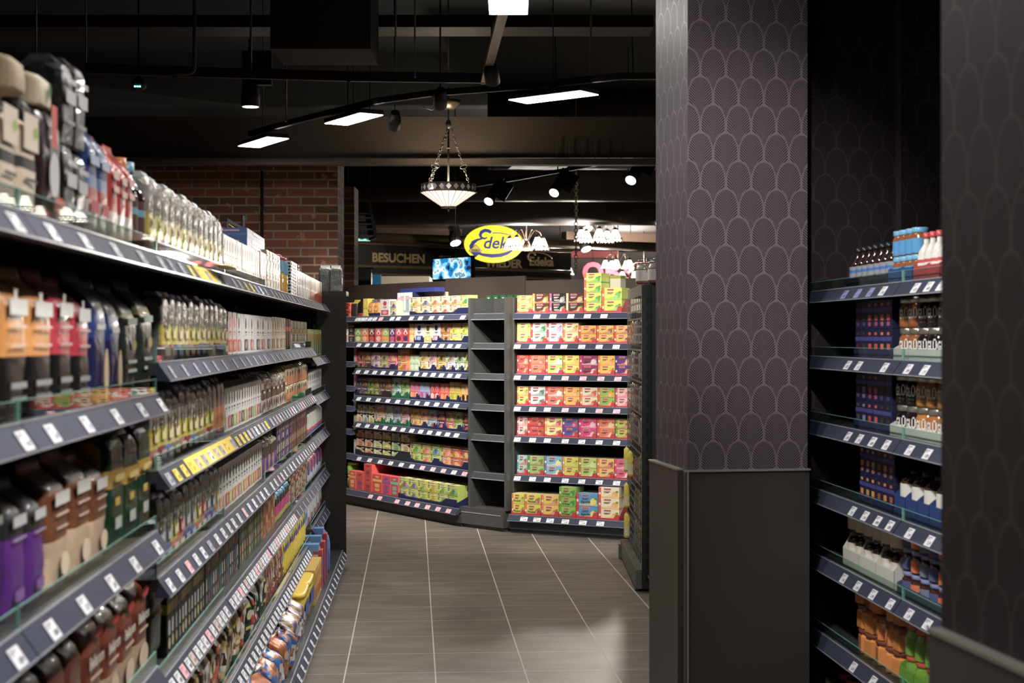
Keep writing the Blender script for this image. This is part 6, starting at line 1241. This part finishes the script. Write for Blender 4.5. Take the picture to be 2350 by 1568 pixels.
# ================================================================== FAR BACKGROUND
def board(u0, t0, u1, t1, v0, v1, tv, th, m, name, label, cat, kind=None):
    a, b = WP(u0, t0), WP(u1, t1); f = frame(a, b - a); mb = MB().box(0, (b - a).length, 0, th, ZV(v1, tv), ZV(v0, tv)); o = build(name, mb, m, None, f)
    if kind: o['kind'] = kind
    else: tag(o, label, cat)
    return o, f, (b - a).length
GOLD = mat('dull_gold_lettering', C(206, 178, 134), .4, .3)
def letters(parent, f, s, x, z, h, m, bold=.035, th=.02, y=-.012, maxw=None, name='lettering', sx=1.0, slant=0.0):
    mb = MB(); mb.text(s, (x, 0, z), (sx, 0, 0), (slant, 0, 1), h, (1, 1, 1), maxw, bold)
    n = len(mb.v); nf = len(mb.f)
    me_f = list(mb.f)
    mb.v += [(p[0], p[1] + th, p[2]) for p in mb.v]
    edges_ = {}
    for q in me_f:
        for i_ in range(len(q)):
            e_ = (q[i_], q[(i_ + 1) % len(q)]); edges_[e_] = edges_.get(e_, 0) + 1
    for (a_, b_) in list(edges_):
        if (b_, a_) not in edges_: mb.f.append((b_, a_, a_ + n, b_ + n)); mb.c.append((1, 1, 1)); mb.sm.append(False)
    return build(name, mb, m, parent, Matrix.Translation((0, y, 0)))
# black fascia with lettering
tf0, tf1 = 29.5, 32.3
a, b = WP(812, tf0), WP(1310, tf1); ff = frame(a, b - a); FL = (b - a).length
t = empty('shop_fascia', ff, 'long black fascia board with gold words BESUCHEN SIE UNS WIEDER', 'sign')
mb = MB().box(0, FL, 0, .15, ZV(606, tf0), ZV(562, tf0)); build('board', mb, mat('black_fascia', C(24, 22, 20), .45), t)
mb = MB().box(0, FL, -.03, .15, ZV(613, tf0), ZV(607, tf0)); mb.box(.42, FL, -.03, .15, ZV(630, tf0), ZV(626, tf0)); mb.box(0, FL, -.06, .15, ZV(561, tf0), ZV(556, tf0)); build('moulding', mb, mat('brown_gold_moulding', C(96, 78, 58), .45, .2), t)
mb = MB().box(.42, FL, .0, .15, ZV(626, tf0), ZV(613, tf0)); build('lower_board', mb, mat('black_fascia', C(24, 22, 20), .45), t)
zl = ZV(599, tf0)
letters(t, ff, 'BESUCHEN', 1.0 + .0, zl, .245, GOLD, maxw=1.36)
letters(t, ff, 'SIE UNS', 2.35, zl - .01, .245, GOLD, maxw=1.05)
letters(t, ff, 'WIEDER', 3.5, zl - .04, .245, GOLD, maxw=1.1)
q = letters(t, ff, 'Edeka', 4.45, zl + .02, .26, GOLD, maxw=.62)
# pale emblem curve over it
mb = MB().tube([(4.2 + .1 * math.cos(s_), -.01, zl + .2 + .09 * math.sin(s_)) for s_ in [i * .4 for i in range(1, 12)]], .018, 6); mb.tube([(4.3 + .55 * math.cos(s_) * .8, -.01, zl + .12 + .18 * math.sin(s_)) for s_ in [i * .15 for i in range(2, 14)]], .014, 6)
build('emblem_swirl', mb, GOLD, t)
# oval sign
ts = 27.0; pc = WZ(1133, 560, ts); rw, rh = 68 / FPX * ts, 43 / FPX * ts; fo_ = frame((pc.x, pc.y, pc.z), (CS, -SN))
t = empty('oval_sign', fo_, 'lit yellow oval sign with slanted blue lettering and a diamond', 'sign')
def ell(rx, rz, y0, y1, mb=None, cx=0, cz=0, n=40):
    mb = mb or MB(); return mb.prism([(cx + rx * math.cos(2 * math.pi * i / n), cz + rz * math.sin(2 * math.pi * i / n)) for i in range(n)], 1, y0, y1)
build('panel', ell(rw, rh, 0, .12), mat('lit_yellow_acrylic', C(250, 226, 50), .3, emit=.26, ecol=C(255, 228, 50)), t)
BL = mat('sign_blue', C(22, 50, 140), .4)
letters(t, fo_, 'dek', .02, -.08, .30, BL, maxw=.5, y=-.012, bold=.02, slant=.22); letters(t, fo_, 'a', .40, -.08, .30, BL, y=-.012, bold=.02, slant=.22)
def ribbon(pts, wds, y=-.012, th=.012):
    mb = MB(); pts = [Vector((x, 0, z)) for x, z in pts]
    for i in range(len(pts) - 1):
        d0 = (pts[min(i + 1, len(pts) - 1)] - pts[max(i - 1, 0)]).normalized(); d1 = (pts[min(i + 2, len(pts) - 1)] - pts[i]).normalized(); n0 = Vector((-d0.z, 0, d0.x)); n1 = Vector((-d1.z, 0, d1.x))
        q = [pts[i] - n0 * wds[i] / 2, pts[i + 1] - n1 * wds[i + 1] / 2, pts[i + 1] + n1 * wds[i + 1] / 2, pts[i] + n0 * wds[i] / 2]
        mb.prism([(v.x, v.z) for v in q], 1, y, y + th)
    return mb
sc = rw / 68      # metres per photo pixel on the sign; below in photo pixels from the centre
def px(l): return [(x * sc, z * sc) for x, z in l]
build('letter_e', ribbon(px([(-6, 26), (-12, 30), (-20, 31), (-28, 27), (-31, 20), (-28, 14), (-20, 12), (-15, 15)]), [w_ * sc for w_ in (7, 8, 8, 8, 7, 6, 4, 3)]), BL, t)
build('letter_e_bowl', ribbon(px([(-26, 12), (-38, 9), (-47, 3), (-52, -6), (-49, -14), (-42, -21)]), [w_ * sc for w_ in (3, 6, 9, 9, 8, 5)]), BL, t)
build('swash', ribbon(px([(-40, -20), (-24, -25), (-4, -27.5), (16, -26), (32, -21), (44, -14)]), [w_ * sc for w_ in (5, 7, 8.5, 8.5, 7, 3)]), BL, t)
build('swash_line', ribbon(px([(-3, 25), (14, 25), (28, 23), (42, 18)]), [w_ * sc for w_ in (2, 2.2, 2, 1)]), BL, t)
dm = px([(-41, -1), (-26, -16), (-41, -31), (-57, -16)])
build('diamond_border', MB().prism(dm[::-1], 1, -.03, -.013), BL, t)
build('diamond', MB().prism([(x * .9 + -41 * sc * .1, z * .9 + -16 * sc * .1) for x, z in dm][::-1], 1, -.036, -.03), mat('diamond_yellow', C(240, 210, 60), .4), t)
build('diamond_foot', MB().prism(px([(-52, -19), (-41, -29.5), (-30, -19)]), 1, -.042, -.036), BL, t)
letters(t, fo_, 'EDEKA', -41 * sc, -18 * sc, 5.5 * sc / .7, BL, maxw=20 * sc, y=-.044, th=.004, name='diamond_lettering')
mb = MB().tube([(-.3, .06, rh * .85), (-.3, .06, 4.6 - pc.z)], .012, 6); mb.tube([(.3, .06, rh * .85), (.3, .06, 4.6 - pc.z)], .012, 6); build('hanger', mb, BLACK, t)
# television
tt_ = 20.0; p0_ = WP(992, tt_); p1_ = WP(1082, tt_ - .6); tf = frame(p0_, p1_ - p0_); L = (p1_ - p0_).length; z0, z1 = ZV(645, tt_), ZV(592, tt_)
t = empty('television', tf, 'wall screen with a blue and white picture hanging below the oval sign', 'screen')
build('casing', MB().box(0, L, 0, .06, z0, z1), BLACK, t)
tv = NT('screen_picture'); n1 = tv.noise(4.5, 3); n2 = tv.noise(3.3, 1); cr = tv.node('ShaderNodeValToRGB'); tv.l.new(n1, cr.inputs[0]); cr.color_ramp.interpolation = 'CONSTANT'
els = cr.color_ramp.elements; els[0].position = 0; els[0].color = (*C(30, 44, 60), 1); els[1].position = .42; els[1].color = (*C(40, 120, 180), 1)
for p_, c_ in ((.47, C(130, 200, 230)), (.53, C(220, 240, 245)), (.58, C(90, 150, 170)), (.63, C(214, 180, 160))): e_ = els.new(p_); e_.color = (*c_, 1)
tv.set(color=(0.01, .01, .01), emit=.5, ecol=cr.outputs[0])
build('picture', MB().box(.015, L - .015, -.003, 0, z0 + .02, z1 - .02), tv.m, t)
mb = MB().tube([(L / 2, .06, z1), (L / 2, .06, 4.6)], .006, 8); build('ceiling_pole', mb, BLACK, t)
# cream counter canopy, blue panel, exit sign, copper duct, grey wall with red letters
board(868, 27, 985, 27, 634, 960, 27, 1.2, mat('cream_canopy', C(200, 190, 165), .5), 'counter_canopy', 'cream shop counter canopy left of the blue screen', 'canopy')
board(855, 26.5, 874, 26.5, 631, 964, 26.5, .1, mat('blue_panel', C(30, 110, 160), .5), 'blue_panel', 'narrow blue panel at the left of the cream canopy', 'panel')
board(800, 28.5, 852, 28.5, 617, 700, 28.5, .2, mat('black_fascia', C(24, 22, 20), .45), 'dark_partition', 'black partition left of the blue panel', 'partition')
p0_ = WP(812, 24); t = empty('exit_sign', frame((p0_.x, p0_.y, 0), (1, 0)), 'green and white lit emergency exit sign by the brick pier', 'sign')
z0 = ZV(553, 24); z1 = ZV(544, 24); build('panel', MB().box(0, .26, 0, .04, z0, z1), mat('exit_white', C(200, 240, 230), .4, emit=.4, ecol=C(170, 240, 225)), t)
EG = mat('exit_green', C(10, 150, 120), .4, emit=.3, ecol=C(10, 150, 110))
build('pictogram', MB().box(.02, .06, -.004, 0, z0 + .01, z1 - .01).box(.10, .16, -.004, 0, z0 + .02, z1 - .02).box(.2, .24, -.004, 0, z0 + .01, z1 - .01), EG, t)
mb = MB().tube([(.13, .02, z1), (.13, .02, 4.6)], .008, 6); build('rod', mb, BLACK, t)
COP = mat('galvanised_duct', C(150, 134, 116), .35, .6, .2, 2)
a, b = WP(815, 30), WP(1560, 33)
mb = MB().tube([a + Vector((0, 0, ZV(544, 30))), b + Vector((0, 0, ZV(571, 33) + .02))], .10, 20); tag(build('galvanised_duct', mb, COP, None), 'pale metal duct running above the black fascia', 'duct')
board(862, 33, 1060, 33.5, 522, 541, 33, .3, mat('pink_beige_plaster', C(176, 146, 128), .8), 'beige_beam', 'pinkish beige beam above the metal duct', 'beam')
board(1300, 34, 1560, 35, 531, 552, 34, .3, mat('pink_beige_plaster', C(176, 146, 128), .8), 'beige_beam', 'pinkish beige beam right of the hanging chain', 'beam')
GW = mat('light_grey_back_wall', C(136, 130, 128), .8, 0, .05, 1)
o, f, L = board(1311, 50, 1580, 50, 578, 700, 50, .3, GW, 'wall_right_far', '', '', 'structure')
o, f, L = board(1311, 49.5, 1420, 49.5, 576, 592, 49.5, .49, mat('salmon_band', C(206, 110, 110), .6), 'salmon_band', 'salmon red band high on the grey far wall', 'band')
RL_ = mat('pink_red_letters', C(214, 60, 86), .5, emit=.16, ecol=C(226, 60, 90))
for i, (ch, u) in enumerate((('O', 1361), ('B', 1404), ('S', 1443), ('T', 1482))):
    p = WZ(u, 645, 46); f = frame((p.x, p.y, p.z), (1, 0)); t = empty('red_letter', f, 'large pink red letter %s on the grey far wall' % ch, 'letter')
    letters(t, f, ch, 0, 0, .80, RL_, y=0, th=.1, bold=.04, name='letter_face')
    mb = MB().tube([(0, .05, .5), (0, .05, 4.6 - p.z)], .015, 6); build('hanger', mb, BLACK, t)
# black gate-like frame with gold edge peeking over the left rack
p = WP(520, 12.2); t = empty('metal_gate', frame((p.x, p.y, 0), (1, .25)), 'small black frame with gold lines in front of the brick wall', 'gate')
W = 36 / FPX * 12.2; z1, z2 = ZV(500, 12.2), ZV(560, 12.2)
mb = MB().prism([(0, z1), (W, z1 - .07), (W, z1 - .1), (0, z1 - .03)], 1, 0, .03); mb.box(W, W + .02, -.01, .04, 0, z1 + .02); mb.box(0, .012, 0, .03, 1.7, z1); build('frame', mb, BLACK, t)
mb = MB().tube([(.015, -.005, z1 - .05), (W, -.005, z1 - .13), (W, -.005, z2 + .06), (.015, -.005, z2 + .1)], .004, 5, closed=True); mb.tube([(.015, -.005, z1 - .1), (W, -.005, z2 + .08)], .004, 5); build('gold_lines', mb, mat('gold_line', C(190, 170, 90), .4, .3), t)
p = WP(601, 13.25); tag(build('downpipe', MB().tube([(0, 0, 0), (0, 0, ZV(392, 13.25))], .014, 10), BLACK, None, Matrix.Translation((p.x, p.y, 0))), 'thin black pipe running down the brick wall', 'pipe')
# ------------------------------------------------------------------ lamps and one added fill light for the far part of the shop
def lamp(kind, loc, energy, size=.3, col=(1, .93, .84), rot=(0, 0, 0), name='shop_lamp', sy=None):
    ld = bpy.data.lights.new(name, kind); ld.energy = energy; ld.color = col
    if kind == 'AREA': ld.size = size; ld.shape = 'RECTANGLE'; ld.size_y = sy or size
    elif kind == 'POINT': ld.shadow_soft_size = size
    elif kind == 'SPOT': ld.shadow_soft_size = size; ld.spot_size = math.radians(75); ld.spot_blend = .6
    o = bpy.data.objects.new(name, ld); COL.objects.link(o); o.location = loc; o.rotation_euler = rot; return o
for u, v, t_ in ((1123, 463, 15.4), (1273, 443, 14.4), (1449, 414, 13.1)):
    p = WZ(u, v, t_) - fw * .1; lamp('SPOT', p, 120, .05, rot=(math.radians(-50), 0, math.radians(10)))
lamp('POINT', (pc.x * 0 + WP(1029, tp).x, WP(1029, tp).y, ZV(450, tp)), 12, .12, (1, .86, .66), name='pendant_bulb')
for u, v, t_ in ((1208, 535, 24), (1372, 518, 23.5), (1285, 605, 36), (1105, 620, 41), (1418, 590, 33)):
    p = WZ(u, v, t_); lamp('POINT', (p.x, p.y, p.z - .5), 85, .07, name='chandelier_bulbs')
p = WP(1440, 44); lamp('POINT', (p.x, p.y, 3.6), 260, .3, name='far_fill_light')  # added point light without a fixture, brightens the far wall and letters
